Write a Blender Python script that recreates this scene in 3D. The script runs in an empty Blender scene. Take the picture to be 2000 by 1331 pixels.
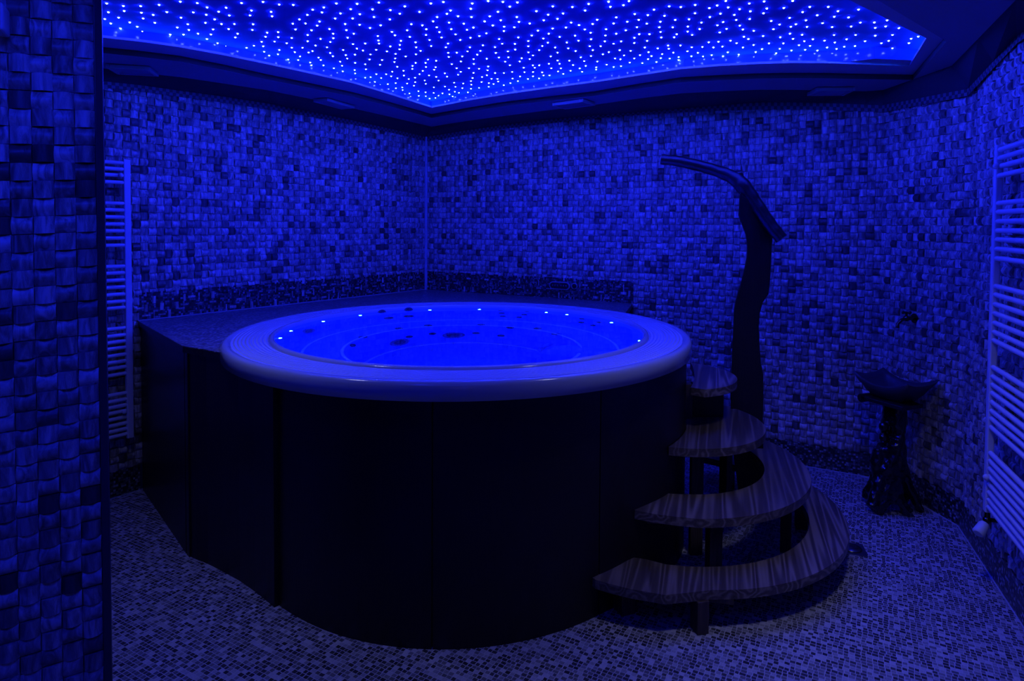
import bpy, bmesh, math, random
from math import sin, cos, pi, hypot, atan2, radians as rad
from mathutils import Vector, Matrix
from mathutils.geometry import tessellate_polygon

SC = bpy.context.scene
COL = SC.collection
random.seed(7)

# ------------------------------------------------------------------ camera
F, CX, CY, PITCH, ROLL, EYE = 1242.49, 1018.80, 483.40, 0.03398, -0.00701, 1.6
_c, _s = cos(ROLL), sin(ROLL)
_R0 = Matrix(((1, 0, 0), (0, -sin(PITCH), cos(PITCH)), (0, -cos(PITCH), -sin(PITCH))))   # right, down, forward
CM = _R0 @ Matrix(((_c, -_s, 0), (_s, _c, 0), (0, 0, 1)))
cam_data = bpy.data.cameras.new('camera')
cam = bpy.data.objects.new('camera', cam_data)
COL.objects.link(cam)
cam_data.sensor_width = 36.0
cam_data.lens = F * 36.0 / 2000.0
cam_data.shift_x = (1000.0 - CX) / 2000.0
cam_data.shift_y = (CY - 665.5) / 2000.0
cam_data.clip_start = 0.05
_m = Matrix((CM.col[0], -CM.col[1], -CM.col[2])).transposed().to_4x4()
_m.translation = (0, 0, EYE)
cam.matrix_world = _m
SC.camera = cam

# ------------------------------------------------------------------ world, colour management
w = bpy.data.worlds.new('world'); SC.world = w; w.use_nodes = True
w.node_tree.nodes['Background'].inputs[0].default_value = (0.0, 0.001, 0.02, 1)
w.node_tree.nodes['Background'].inputs[1].default_value = 0.2
SC.view_settings.view_transform = 'Standard'
SC.view_settings.look = 'None'
SC.view_settings.exposure = 0.0
SC.view_settings.gamma = 1.0
SC.view_settings.use_curve_mapping = False
SC.cycles.use_denoising = True
SC.cycles.max_bounces = 10
SC.cycles.diffuse_bounces = 4
SC.cycles.glossy_bounces = 4
SC.cycles.transmission_bounces = 8
SC.cycles.caustics_refractive = True
SC.cycles.sample_clamp_indirect = 6.0

STAR_LIGHT = 800.0      # radiance of the fibre ends (blue channel)
def area_light(name, loc, direction, sx, sy, power, color, spread=pi):
    l = bpy.data.lights.new(name, 'AREA'); l.shape = 'RECTANGLE'; l.size = sx; l.size_y = sy
    l.energy = power; l.color = color; l.spread = spread
    o = bpy.data.objects.new(name, l); COL.objects.link(o)
    o.location = loc
    o.rotation_euler = Vector(direction).to_track_quat('-Z', 'Y').to_euler()
    return o
BLUE = (0.006, 0.016, 1.0)
# added fill, standing in for the lit ceiling over and behind the camera
area_light('ceiling_fill', (-0.3, 0.75, 2.44), (0.0, 0.25, -1), 1.8, 1.3, 14.0, BLUE)
# faint neutral fill added behind the camera, no real source there
area_light('rear_fill', (0.1, -1.15, 1.1), (0.15, 1, -0.22), 0.8, 1.2, 0.25, (0.62, 0.50, 0.8))
area_light('steps_fill', (0.98, 1.80, 2.45), (0.04, 0.30, -1), 0.25, 0.25, 2.8, (0.60, 0.62, 1.0), spread=rad(90))  # unseen neutral fill, added to lift the steps and front floor
area_light('pillar_fill', (-0.85, 0.75, 2.43), (-0.75, 0.9, -1), 0.4, 0.4, 4.5, BLUE, spread=rad(100))  # blue fill added to brighten the near pillar
area_light('left_fill', (-1.35, 2.15, 2.43), (0.1, 0.2, -1), 0.2, 0.2, 1.1, (0.60, 0.66, 1.0), spread=rad(100))  # added fill that greys the floor on the left

# ------------------------------------------------------------------ pixel -> point helpers
def ray(x, y): return CM @ Vector(((x - CX) / F, (y - CY) / F, 1.0))
def atz(x, y, z):
    d = ray(x, y); t = (z - EYE) / d.z
    return Vector((d.x * t, d.y * t, z))
def aty(x, y, Y):
    d = ray(x, y); t = Y / d.y
    return Vector((d.x * t, Y, EYE + d.z * t))
class Plane:
    """vertical wall plane: normal azimuth a (pointing away from the room), distance d from the origin"""
    def __init__(s, a, d): s.a, s.d = a, d; s.n = Vector((sin(a), cos(a), 0)); s.t = Vector((cos(a), -sin(a), 0))
    def hit(s, x, y, off=0.0):
        r = ray(x, y); t = (s.d - off) / r.dot(s.n); return Vector((r.x * t, r.y * t, EYE + r.z * t))
def between(p, q):
    t = (q - p); t.z = 0; t.normalize(); n = Vector((-t.y, t.x, 0))
    return Plane(atan2(n.x, n.y), n.dot(p))
WL = Plane(-0.94829, 4.05793)
WR = Plane(0.50051, 4.62921)
WW = Plane(1.93494, 1.01653)
K_LR = Vector((-0.8674, 5.7509, 0))
K_RC = Vector((2.283, 4.030, 0))
K_CW = Vector((2.377, 3.372, 0))
WC = between(K_RC, K_CW)
if WC.d < 0: WC = Plane(WC.a + pi, -WC.d)
K_WE = K_CW + Vector((-WW.t.x, -WW.t.y, 0)) * 4.4
if K_WE.y > K_CW.y: K_WE = K_CW + Vector((WW.t.x, WW.t.y, 0)) * 4.4
K_LE = K_LR + Vector((-WL.t.x, -WL.t.y, 0)) * 4.6
if K_LE.y > K_LR.y: K_LE = K_LR + Vector((WL.t.x, WL.t.y, 0)) * 4.6

# ------------------------------------------------------------------ materials
def new_mat(name):
    m = bpy.data.materials.new(name); m.use_nodes = True
    nt = m.node_tree; b = nt.nodes['Principled BSDF']
    return m, nt, b
def mat(name, color, rough=0.5, metal=0.0, spec=0.5, emit=None, strength=1.0, coat=0.0):
    m, nt, b = new_mat(name)
    b.inputs['Base Color'].default_value = (*color, 1)
    b.inputs['Roughness'].default_value = rough
    b.inputs['Metallic'].default_value = metal
    b.inputs['Specular IOR Level'].default_value = spec
    b.inputs['Coat Weight'].default_value = coat
    if emit:
        b.inputs['Emission Color'].default_value = (*emit, 1)
        b.inputs['Emission Strength'].default_value = strength
    return m
def N(nt, kind, **kw):
    n = nt.nodes.new(kind)
    for k, v in kw.items(): setattr(n, k, v)
    return n
def M(nt, op, a, b=None, c=None):
    n = nt.nodes.new('ShaderNodeMath'); n.operation = op
    for i, v in enumerate((a, b, c)):
        if v is None: continue
        if isinstance(v, (int, float)): n.inputs[i].default_value = v
        else: nt.links.new(v, n.inputs[i])
    return n.outputs[0]
def ramp(nt, fac, stops):
    r = nt.nodes.new('ShaderNodeValToRGB'); e = r.color_ramp.elements
    while len(e) < len(stops): e.new(0.5)
    for i, (p, c) in enumerate(stops): e[i].position = p; e[i].color = (*c, 1)
    nt.links.new(fac, r.inputs[0]); return r.outputs[0]
def bump(nt, b, height, strength, dist):
    n = nt.nodes.new('ShaderNodeBump'); n.inputs['Strength'].default_value = strength; n.inputs['Distance'].default_value = dist
    nt.links.new(height, n.inputs['Height']); nt.links.new(n.outputs[0], b.inputs['Normal'])

def tile_material():
    m, nt, b = new_mat('tumbled_stone_tile')
    at = N(nt, 'ShaderNodeAttribute', attribute_name='tone')
    tc = N(nt, 'ShaderNodeTexCoord')
    mp = N(nt, 'ShaderNodeMapping'); mp.inputs['Scale'].default_value = (38, 38, 9)
    nt.links.new(tc.outputs['Object'], mp.inputs[0])
    ns = N(nt, 'ShaderNodeTexNoise'); ns.inputs['Scale'].default_value = 1.0; ns.inputs['Detail'].default_value = 6; ns.inputs['Distortion'].default_value = 1.5
    off = N(nt, 'ShaderNodeVectorMath', operation='ADD'); nt.links.new(mp.outputs[0], off.inputs[0])
    sc = N(nt, 'ShaderNodeVectorMath', operation='SCALE'); sc.inputs['Scale'].default_value = 60.0
    nt.links.new(at.outputs['Color'], sc.inputs[0]); nt.links.new(sc.outputs[0], off.inputs[1]); nt.links.new(off.outputs[0], ns.inputs['Vector'])
    vein = N(nt, 'ShaderNodeTexWave'); vein.inputs['Scale'].default_value = 5.0; vein.inputs['Distortion'].default_value = 14; vein.inputs['Detail'].default_value = 4
    nt.links.new(off.outputs[0], vein.inputs['Vector'])
    v = M(nt, 'MULTIPLY', M(nt, 'POWER', vein.outputs['Fac'], 4.0), 0.22)
    t = M(nt, 'MULTIPLY', at.outputs['Fac'], M(nt, 'ADD', M(nt, 'MULTIPLY', M(nt, 'POWER', ns.outputs['Fac'], 1.6), 2.3), M(nt, 'ADD', v, 0.10)))
    col = ramp(nt, t, [(0.0, (0.02, 0.018, 0.016)), (0.35, (0.17, 0.15, 0.13)), (0.7, (0.42, 0.385, 0.35)), (1.0, (0.66, 0.63, 0.59))])
    nt.links.new(col, b.inputs['Base Color'])
    b.inputs['Roughness'].default_value = 0.42
    bump(nt, b, ns.outputs['Fac'], 0.5, 0.004)
    return m

def mosaic_material(name, size, coord, rot=0.0, stops=None, grout=(0.3, 0.3, 0.3), gw=0.07, rough=0.35):
    m, nt, b = new_mat(name)
    tc = N(nt, 'ShaderNodeTexCoord')
    mp = N(nt, 'ShaderNodeMapping'); mp.inputs['Scale'].default_value = (1 / size, 1 / size, 1 / size); mp.inputs['Rotation'].default_value = (0, 0, rot)
    nt.links.new(tc.outputs[coord], mp.inputs[0])
    sp = N(nt, 'ShaderNodeSeparateXYZ'); nt.links.new(mp.outputs[0], sp.inputs[0])
    # slightly wandering rows of chips with uneven lengths
    wn = N(nt, 'ShaderNodeTexNoise'); wn.inputs['Scale'].default_value = 0.6; wn.inputs['Detail'].default_value = 2; nt.links.new(mp.outputs[0], wn.inputs['Vector'])
    wob = M(nt, 'MULTIPLY', M(nt, 'SUBTRACT', wn.outputs['Fac'], 0.5), 0.35)
    y = M(nt, 'ADD', sp.outputs['Y'], wob)
    row = M(nt, 'FLOOR', y)
    rn = N(nt, 'ShaderNodeTexWhiteNoise', noise_dimensions='1D'); nt.links.new(row, rn.inputs['W'])
    x0 = M(nt, 'ADD', M(nt, 'MULTIPLY', sp.outputs['X'], 0.92), M(nt, 'MULTIPLY', rn.outputs['Value'], 0.35))
    cx = N(nt, 'ShaderNodeCombineXYZ'); nt.links.new(x0, cx.inputs[0]); nt.links.new(row, cx.inputs[1])
    n2 = N(nt, 'ShaderNodeTexNoise'); n2.inputs['Scale'].default_value = 0.9; n2.inputs['Detail'].default_value = 0; nt.links.new(cx.outputs[0], n2.inputs['Vector'])
    x = M(nt, 'ADD', x0, M(nt, 'MULTIPLY', n2.outputs['Fac'], 0.7))
    cl = N(nt, 'ShaderNodeCombineXYZ'); nt.links.new(M(nt, 'FLOOR', x), cl.inputs[0]); nt.links.new(row, cl.inputs[1])
    wnz = N(nt, 'ShaderNodeTexWhiteNoise', noise_dimensions='2D'); nt.links.new(cl.outputs[0], wnz.inputs['Vector'])
    fx = M(nt, 'FRACT', x); fy = M(nt, 'FRACT', y)
    ed = M(nt, 'MINIMUM', M(nt, 'MINIMUM', fx, M(nt, 'SUBTRACT', 1.0, fx)), M(nt, 'MINIMUM', fy, M(nt, 'SUBTRACT', 1.0, fy)))
    isg = M(nt, 'LESS_THAN', ed, gw)
    n3 = N(nt, 'ShaderNodeTexNoise'); n3.inputs['Scale'].default_value = 3.0; n3.inputs['Detail'].default_value = 4; nt.links.new(mp.outputs[0], n3.inputs['Vector'])
    tv = M(nt, 'ADD', M(nt, 'MULTIPLY', wnz.outputs['Value'], 0.8), M(nt, 'MULTIPLY', n3.outputs['Fac'], 0.25))
    tile = ramp(nt, tv, stops)
    mx = N(nt, 'ShaderNodeMix', data_type='RGBA'); nt.links.new(isg, mx.inputs[0]); nt.links.new(tile, mx.inputs[6]); mx.inputs[7].default_value = (*grout, 1)
    nt.links.new(mx.outputs[2], b.inputs['Base Color'])
    b.inputs['Roughness'].default_value = rough
    bump(nt, b, M(nt, 'ADD', M(nt, 'SMOOTH_MIN', ed, 0.15, 0.1), M(nt, 'MULTIPLY', wnz.outputs['Value'], 0.08)), 0.6, size * 0.35)
    return m

def wood_material(name, dark, light, axis_scale=(14, 14, 1.2), rough=0.4, turn=0.0, contrast=1.0, spec=0.4):
    m, nt, b = new_mat(name)
    tc = N(nt, 'ShaderNodeTexCoord')
    mp = N(nt, 'ShaderNodeMapping'); mp.inputs['Scale'].default_value = axis_scale
    vr = N(nt, 'ShaderNodeVectorRotate'); vr.rotation_type = 'Z_AXIS'; vr.inputs['Angle'].default_value = turn
    nt.links.new(tc.outputs['Object'], vr.inputs[0]); nt.links.new(vr.outputs[0], mp.inputs[0])
    ns = N(nt, 'ShaderNodeTexNoise'); ns.inputs['Scale'].default_value = 0.35; ns.inputs['Detail'].default_value = 2; nt.links.new(mp.outputs[0], ns.inputs['Vector'])
    wv = N(nt, 'ShaderNodeMath', operation='MULTIPLY'); nt.links.new(ns.outputs['Fac'], wv.inputs[0]); wv.inputs[1].default_value = 46.0
    rings = M(nt, 'ABSOLUTE', M(nt, 'SINE', wv.outputs[0]))
    rings = M(nt, 'POWER', rings, 5.0)
    fn = N(nt, 'ShaderNodeTexNoise'); fn.inputs['Scale'].default_value = 6.0; fn.inputs['Detail'].default_value = 5; nt.links.new(mp.outputs[0], fn.inputs['Vector'])
    big = N(nt, 'ShaderNodeTexNoise'); big.inputs['Scale'].default_value = 0.12; nt.links.new(mp.outputs[0], big.inputs['Vector'])
    mask = M(nt, 'MULTIPLY', rings, M(nt, 'POWER', big.outputs['Fac'], 2.0))
    t = M(nt, 'ADD', M(nt, 'MULTIPLY', fn.outputs['Fac'], 0.5), M(nt, 'MULTIPLY', mask, 1.6 * contrast))
    col = ramp(nt, t, [(0.1, dark), (0.55, tuple((a + b_) / 2 for a, b_ in zip(dark, light))), (1.0, light)])
    nt.links.new(col, b.inputs['Base Color'])
    b.inputs['Roughness'].default_value = rough
    b.inputs['Specular IOR Level'].default_value = spec
    bump(nt, b, t, 0.25, 0.002)
    return m

def grating_material():
    m, nt, b = new_mat('white_acrylic_grating')
    b.inputs['Base Color'].default_value = (0.50, 0.54, 0.66, 1); b.inputs['Roughness'].default_value = 0.36
    at = N(nt, 'ShaderNodeTexCoord'); sp = N(nt, 'ShaderNodeSeparateXYZ'); nt.links.new(at.outputs['Object'], sp.inputs[0])
    r = M(nt, 'SQRT', M(nt, 'ADD', M(nt, 'MULTIPLY', sp.outputs['X'], sp.outputs['X']), M(nt, 'MULTIPLY', sp.outputs['Y'], sp.outputs['Y'])))
    th = M(nt, 'ARCTAN2', sp.outputs['Y'], sp.outputs['X'])
    ph = M(nt, 'MULTIPLY', r, 2 * pi / 0.0165)
    a = M(nt, 'SINE', ph)
    sh = M(nt, 'MULTIPLY', M(nt, 'FLOOR', M(nt, 'DIVIDE', ph, 2 * pi)), pi)
    c = M(nt, 'SINE', M(nt, 'ADD', M(nt, 'MULTIPLY', th, 300.0), sh))
    bump(nt, b, M(nt, 'ADD', M(nt, 'MULTIPLY', a, 0.6), M(nt, 'MULTIPLY', c, 0.25)), 1.0, 0.0045)
    return m

def checker_material():
    m, nt, b = new_mat('carved_check_moulding')
    tc = N(nt, 'ShaderNodeTexCoord'); sp = N(nt, 'ShaderNodeSeparateXYZ'); nt.links.new(tc.outputs['UV'], sp.inputs[0])
    q = M(nt, 'ADD', M(nt, 'FLOOR', M(nt, 'DIVIDE', sp.outputs['X'], 0.02)), M(nt, 'FLOOR', M(nt, 'DIVIDE', sp.outputs['Y'], 0.02)))
    f = M(nt, 'MODULO', M(nt, 'ABSOLUTE', q), 2.0)
    col = ramp(nt, f, [(0.4, (0.035, 0.035, 0.04)), (0.6, (0.14, 0.14, 0.15))])
    nt.links.new(col, b.inputs['Base Color']); b.inputs['Roughness'].default_value = 0.6
    bump(nt, b, f, 0.8, 0.006)
    return m

def sky_panel_material():
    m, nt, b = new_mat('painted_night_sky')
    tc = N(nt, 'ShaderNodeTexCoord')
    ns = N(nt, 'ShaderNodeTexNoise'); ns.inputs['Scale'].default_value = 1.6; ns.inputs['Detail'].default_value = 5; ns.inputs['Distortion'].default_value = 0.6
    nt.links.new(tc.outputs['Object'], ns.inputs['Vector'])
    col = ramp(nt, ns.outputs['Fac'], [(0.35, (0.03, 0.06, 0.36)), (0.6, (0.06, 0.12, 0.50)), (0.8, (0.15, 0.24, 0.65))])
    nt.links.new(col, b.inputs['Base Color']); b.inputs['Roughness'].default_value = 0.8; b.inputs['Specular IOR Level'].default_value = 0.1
    return m

MAT = dict(
    tile=tile_material(),
    floor=mosaic_material('floor_mosaic', 0.0175, 'Object', rot=0.50,
        stops=[(0.0, (0.015, 0.015, 0.017)), (0.35, (0.06, 0.06, 0.065)), (0.65, (0.20, 0.20, 0.21)), (1.0, (0.58, 0.58, 0.6))], grout=(0.48, 0.48, 0.5), gw=0.075),
    band=mosaic_material('dark_wall_mosaic', 0.0125, 'UV',
        stops=[(0.0, (0.006, 0.006, 0.008)), (0.45, (0.03, 0.03, 0.033)), (0.75, (0.12, 0.12, 0.125)), (1.0, (0.42, 0.42, 0.44))], grout=(0.02, 0.02, 0.022), gw=0.05, rough=0.25),
    ledge=mosaic_material('ledge_mosaic', 0.0125, 'Object', rot=0.50,
        stops=[(0.0, (0.02, 0.02, 0.023)), (0.4, (0.07, 0.07, 0.075)), (0.7, (0.2, 0.2, 0.21)), (1.0, (0.5, 0.5, 0.52))], grout=(0.2, 0.2, 0.21), gw=0.08, rough=0.3),
    plaster=mat('dark_ceiling_paint', (0.26, 0.27, 0.33), 0.7, spec=0.2),
    plaster_light=mat('ceiling_edge_paint', (0.40, 0.42, 0.5), 0.6, spec=0.3),
    cornice=mat('cornice_dark', (0.05, 0.05, 0.055), 0.7, spec=0.15),  # one even dark tone, darker than the soffit
    grout=mat('wall_mortar', (0.06, 0.06, 0.065), 0.9),
    check=checker_material(),
    sky=sky_panel_material(),
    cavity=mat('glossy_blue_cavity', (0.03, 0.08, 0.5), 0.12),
    acrylic=mat('white_acrylic', (0.36, 0.39, 0.48), 0.16, spec=0.5, coat=0.4),
    bead=mat('edge_highlight_pale', (0.8, 0.85, 0.95), 0.25),  # paler than the basin: glints on its edges put into the colour
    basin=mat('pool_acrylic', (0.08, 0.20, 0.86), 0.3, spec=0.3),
    grating=grating_material(),
    chrome=mat('chrome', (0.75, 0.77, 0.8), 0.12, 1.0),
    jet_big=mat('blue_jet_plastic', (0.03, 0.07, 0.30), 0.3),
    jet=mat('dark_jet_plastic', (0.02, 0.03, 0.08), 0.3),
    skirt=wood_material('black_stained_veneer', (0.006, 0.005, 0.006), (0.022, 0.017, 0.018), (40, 40, 2.0), 0.38, contrast=0.25, spec=0.35),
    dark=mat('black_joint', (0.004, 0.004, 0.005), 0.6),
    tread=wood_material('dark_stained_pine', (0.045, 0.032, 0.026), (0.25, 0.20, 0.165), (20, 0.7, 20), 0.32, turn=0.30, contrast=1.3),
    timber=wood_material('dark_pine_timber', (0.035, 0.024, 0.02), (0.13, 0.095, 0.075), (30, 30, 3), 0.5, contrast=0.5),
    post=wood_material('near_black_timber', (0.008, 0.006, 0.006), (0.03, 0.024, 0.024), (24, 24, 2), 0.45, contrast=0.3),
    rail=wood_material('polished_dark_branch', (0.012, 0.009, 0.010), (0.035, 0.026, 0.026), (5, 26, 26), 0.28, contrast=0.3, spec=0.6),
    root=mat('lacquered_black_root', (0.010, 0.008, 0.008), 0.16, spec=0.6),
    stone=mat('dark_grey_stone', (0.045, 0.045, 0.05), 0.42),
    enamel=mat('white_enamel', (0.62, 0.64, 0.68), 0.3, spec=0.4),
    plastic=mat('white_plastic', (0.6, 0.62, 0.66), 0.4),
    brass=mat('dark_brass', (0.10, 0.085, 0.07), 0.22, 1.0),
    steel=mat('brushed_steel', (0.3, 0.31, 0.33), 0.3, 1.0),
    vent=mat('vent_paint', (0.30, 0.30, 0.34), 0.5),
    display=mat('dark_display', (0.008, 0.008, 0.02), 0.15),
    glyph=mat('display_print', (0.10, 0.10, 0.16), 0.5),
    trim=mat('anodised_corner_strip', (0.05, 0.052, 0.06), 0.4, 0.3),
    seal=mat('pale_sealant', (0.42, 0.44, 0.5), 0.5),
    star=mat('star_fibre', (0.8, 0.85, 0.9), 0.4, emit=(0.012, 0.021, 1.0), strength=STAR_LIGHT),
    led=mat('underwater_led', (0.8, 0.85, 0.9), 0.4, emit=(0.003, 0.020, 1.0), strength=1500.0),
)
def water_material():
    m = bpy.data.materials.new('clear_water'); m.use_nodes = True; nt = m.node_tree; nt.nodes.clear()
    out = N(nt, 'ShaderNodeOutputMaterial')
    g = N(nt, 'ShaderNodeBsdfGlass'); g.inputs['Color'].default_value = (0.86, 0.93, 1, 1); g.inputs['Roughness'].default_value = 0.0; g.inputs['IOR'].default_value = 1.33
    ns = N(nt, 'ShaderNodeTexNoise'); ns.inputs['Scale'].default_value = 9.0; ns.inputs['Detail'].default_value = 1
    bp = N(nt, 'ShaderNodeBump'); bp.inputs['Strength'].default_value = 0.015; bp.inputs['Distance'].default_value = 0.004
    nt.links.new(ns.outputs['Fac'], bp.inputs['Height']); nt.links.new(bp.outputs[0], g.inputs['Normal'])
    nt.links.new(g.outputs[0], out.inputs['Surface'])
    return m
MAT['water'] = water_material()

# ------------------------------------------------------------------ mesh helpers
class MB:
    def __init__(s): s.v = []; s.f = []; s.smooth = []; s.uv = None
    def add(s, vs, fs, smooth=False):
        n = len(s.v); s.v += [tuple(v) for v in vs]; s.f += [tuple(i + n for i in f) for f in fs]; s.smooth += [smooth] * len(fs)
    def box(s, c, size, rot=0.0, tilt=None):
        hx, hy, hz = (k / 2 for k in size); R = Matrix.Rotation(rot, 3, 'Z')
        if tilt is not None: R = tilt
        vs = [Vector(c) + R @ Vector((x * hx, y * hy, z * hz)) for z in (-1, 1) for x, y in ((-1, -1), (1, -1), (1, 1), (-1, 1))]
        s.add(vs, [(3, 2, 1, 0), (4, 5, 6, 7), (0, 1, 5, 4), (1, 2, 6, 5), (2, 3, 7, 6), (3, 0, 4, 7)])
    def tube(s, pts, rads, seg=12, caps=True, smooth=True, flat=1.0):
        pts = [Vector(p) for p in pts]; n = len(pts)
        if isinstance(rads, (int, float)): rads = [rads] * n
        rings = []; up = None
        for i, p in enumerate(pts):
            t = (pts[min(i + 1, n - 1)] - pts[max(i - 1, 0)]).normalized()
            if up is None: up = t.orthogonal().normalized()
            else: up = (up - t * up.dot(t)).normalized()
            sd = t.cross(up)
            rings.append([p + (up * cos(2 * pi * k / seg) * flat + sd * sin(2 * pi * k / seg)) * rads[i] for k in range(seg)])
        vs = [v for r in rings for v in r]; fs = []
        for i in range(n - 1):
            for k in range(seg):
                a, b = i * seg + k, i * seg + (k + 1) % seg
                fs.append((a, b, b + seg, a + seg))
        s.add(vs, fs, smooth)
        if caps: s.add(rings[0], [tuple(range(seg))[::-1]]); s.add(rings[-1], [tuple(range(seg))])
    def lathe(s, prof, c=(0, 0, 0), seg=128, a0=0.0, a1=2 * pi, smooth=True, flip=False):
        full = abs(a1 - a0 - 2 * pi) < 1e-6; m = seg if full else seg + 1
        vs = [(c[0] + r * cos(a0 + (a1 - a0) * k / seg), c[1] + r * sin(a0 + (a1 - a0) * k / seg), c[2] + z) for r, z in prof for k in range(m)]
        fs = []
        for i in range(len(prof) - 1):
            for k in range(seg):
                a, b = i * m + k, i * m + (k + 1) % m
                q = (a, b, b + m, a + m)
                fs.append(q[::-1] if flip else q)
        s.add(vs, fs, smooth)
    def prism(s, poly, z0, z1, smooth_side=False):
        n = len(poly); P = [Vector((p[0], p[1], 0)) for p in poly]
        area = sum(P[i].x * P[(i + 1) % n].y - P[(i + 1) % n].x * P[i].y for i in range(n))
        if area < 0: P.reverse()
        tr = tessellate_polygon([P])
        fix = []
        for t in tr:
            a, b, c = (P[i] for i in t)
            fix.append(t if (b - a).cross(c - a).z > 0 else t[::-1])
        s.add([(p.x, p.y, z1) for p in P], fix); s.add([(p.x, p.y, z0) for p in P], [t[::-1] for t in fix])
        vs = [(p.x, p.y, z0) for p in P] + [(p.x, p.y, z1) for p in P]
        s.add(vs, [(i, (i + 1) % n, n + (i + 1) % n, n + i) for i in range(n)], smooth_side)
    def strip(s, A, B, smooth=False, closed=False):
        n = len(A); vs = list(A) + list(B); m = n if closed else n - 1
        s.add(vs, [(i, (i + 1) % n, n + (i + 1) % n, n + i) for i in range(m)], smooth)
    def ball(s, c, r, seg=12, rings=8, sc=(1, 1, 1)):
        prof = [(max(r * sin(pi * i / rings), 1e-4), -r * cos(pi * i / rings)) for i in range(rings + 1)]
        k = MB(); k.lathe(prof, seg=seg)
        s.add([(c[0] + v[0] * sc[0], c[1] + v[1] * sc[1], c[2] + v[2] * sc[2]) for v in k.v], k.f, True)
    def build(s, name, m, parent=None, bevel=0.0, offset=None, weld=False):
        me = bpy.data.meshes.new(name)
        off = Vector(offset) if offset is not None else None
        vs = s.v if off is None else [tuple(Vector(v) - off) for v in s.v]
        me.from_pydata(vs, [], s.f); me.validate()
        if len(me.polygons) == len(s.smooth): me.polygons.foreach_set('use_smooth', s.smooth)
        me.materials.append(m)
        if s.uv:
            ul = me.uv_layers.new(name='UVMap')
            for l in me.loops: ul.data[l.index].uv = s.uv[l.vertex_index]
        o = bpy.data.objects.new(name, me); COL.objects.link(o)
        if parent: o.parent = parent
        elif off is not None: o.location = off
        if bevel:
            b = o.modifiers.new('bevel', 'BEVEL'); b.width = bevel; b.segments = 2; b.limit_method = 'ANGLE'; b.angle_limit = rad(40)
        return o
def tag(o, label=None, cat=None, group=None, kind=None):
    if label: o['label'] = label
    if cat: o['category'] = cat
    if group: o['group'] = group
    if kind: o['kind'] = kind
    return o
def thing(name, loc, label, cat, group=None, rz=0.0):
    o = bpy.data.objects.new(name, None); COL.objects.link(o); o.location = loc; o.rotation_euler = (0, 0, rz); o.empty_display_size = 0.1
    return tag(o, label, cat, group)
def struct(name, mb, m, **k):
    o = mb.build(name, m, **k); o['kind'] = 'structure'; return o
def loc_mb(mb, o):
    """vertices given in world space -> local space of the empty o (no rotation)"""
    L = Vector(o.location); mb.v = [tuple(Vector(v) - L) for v in mb.v]; return mb

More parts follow.
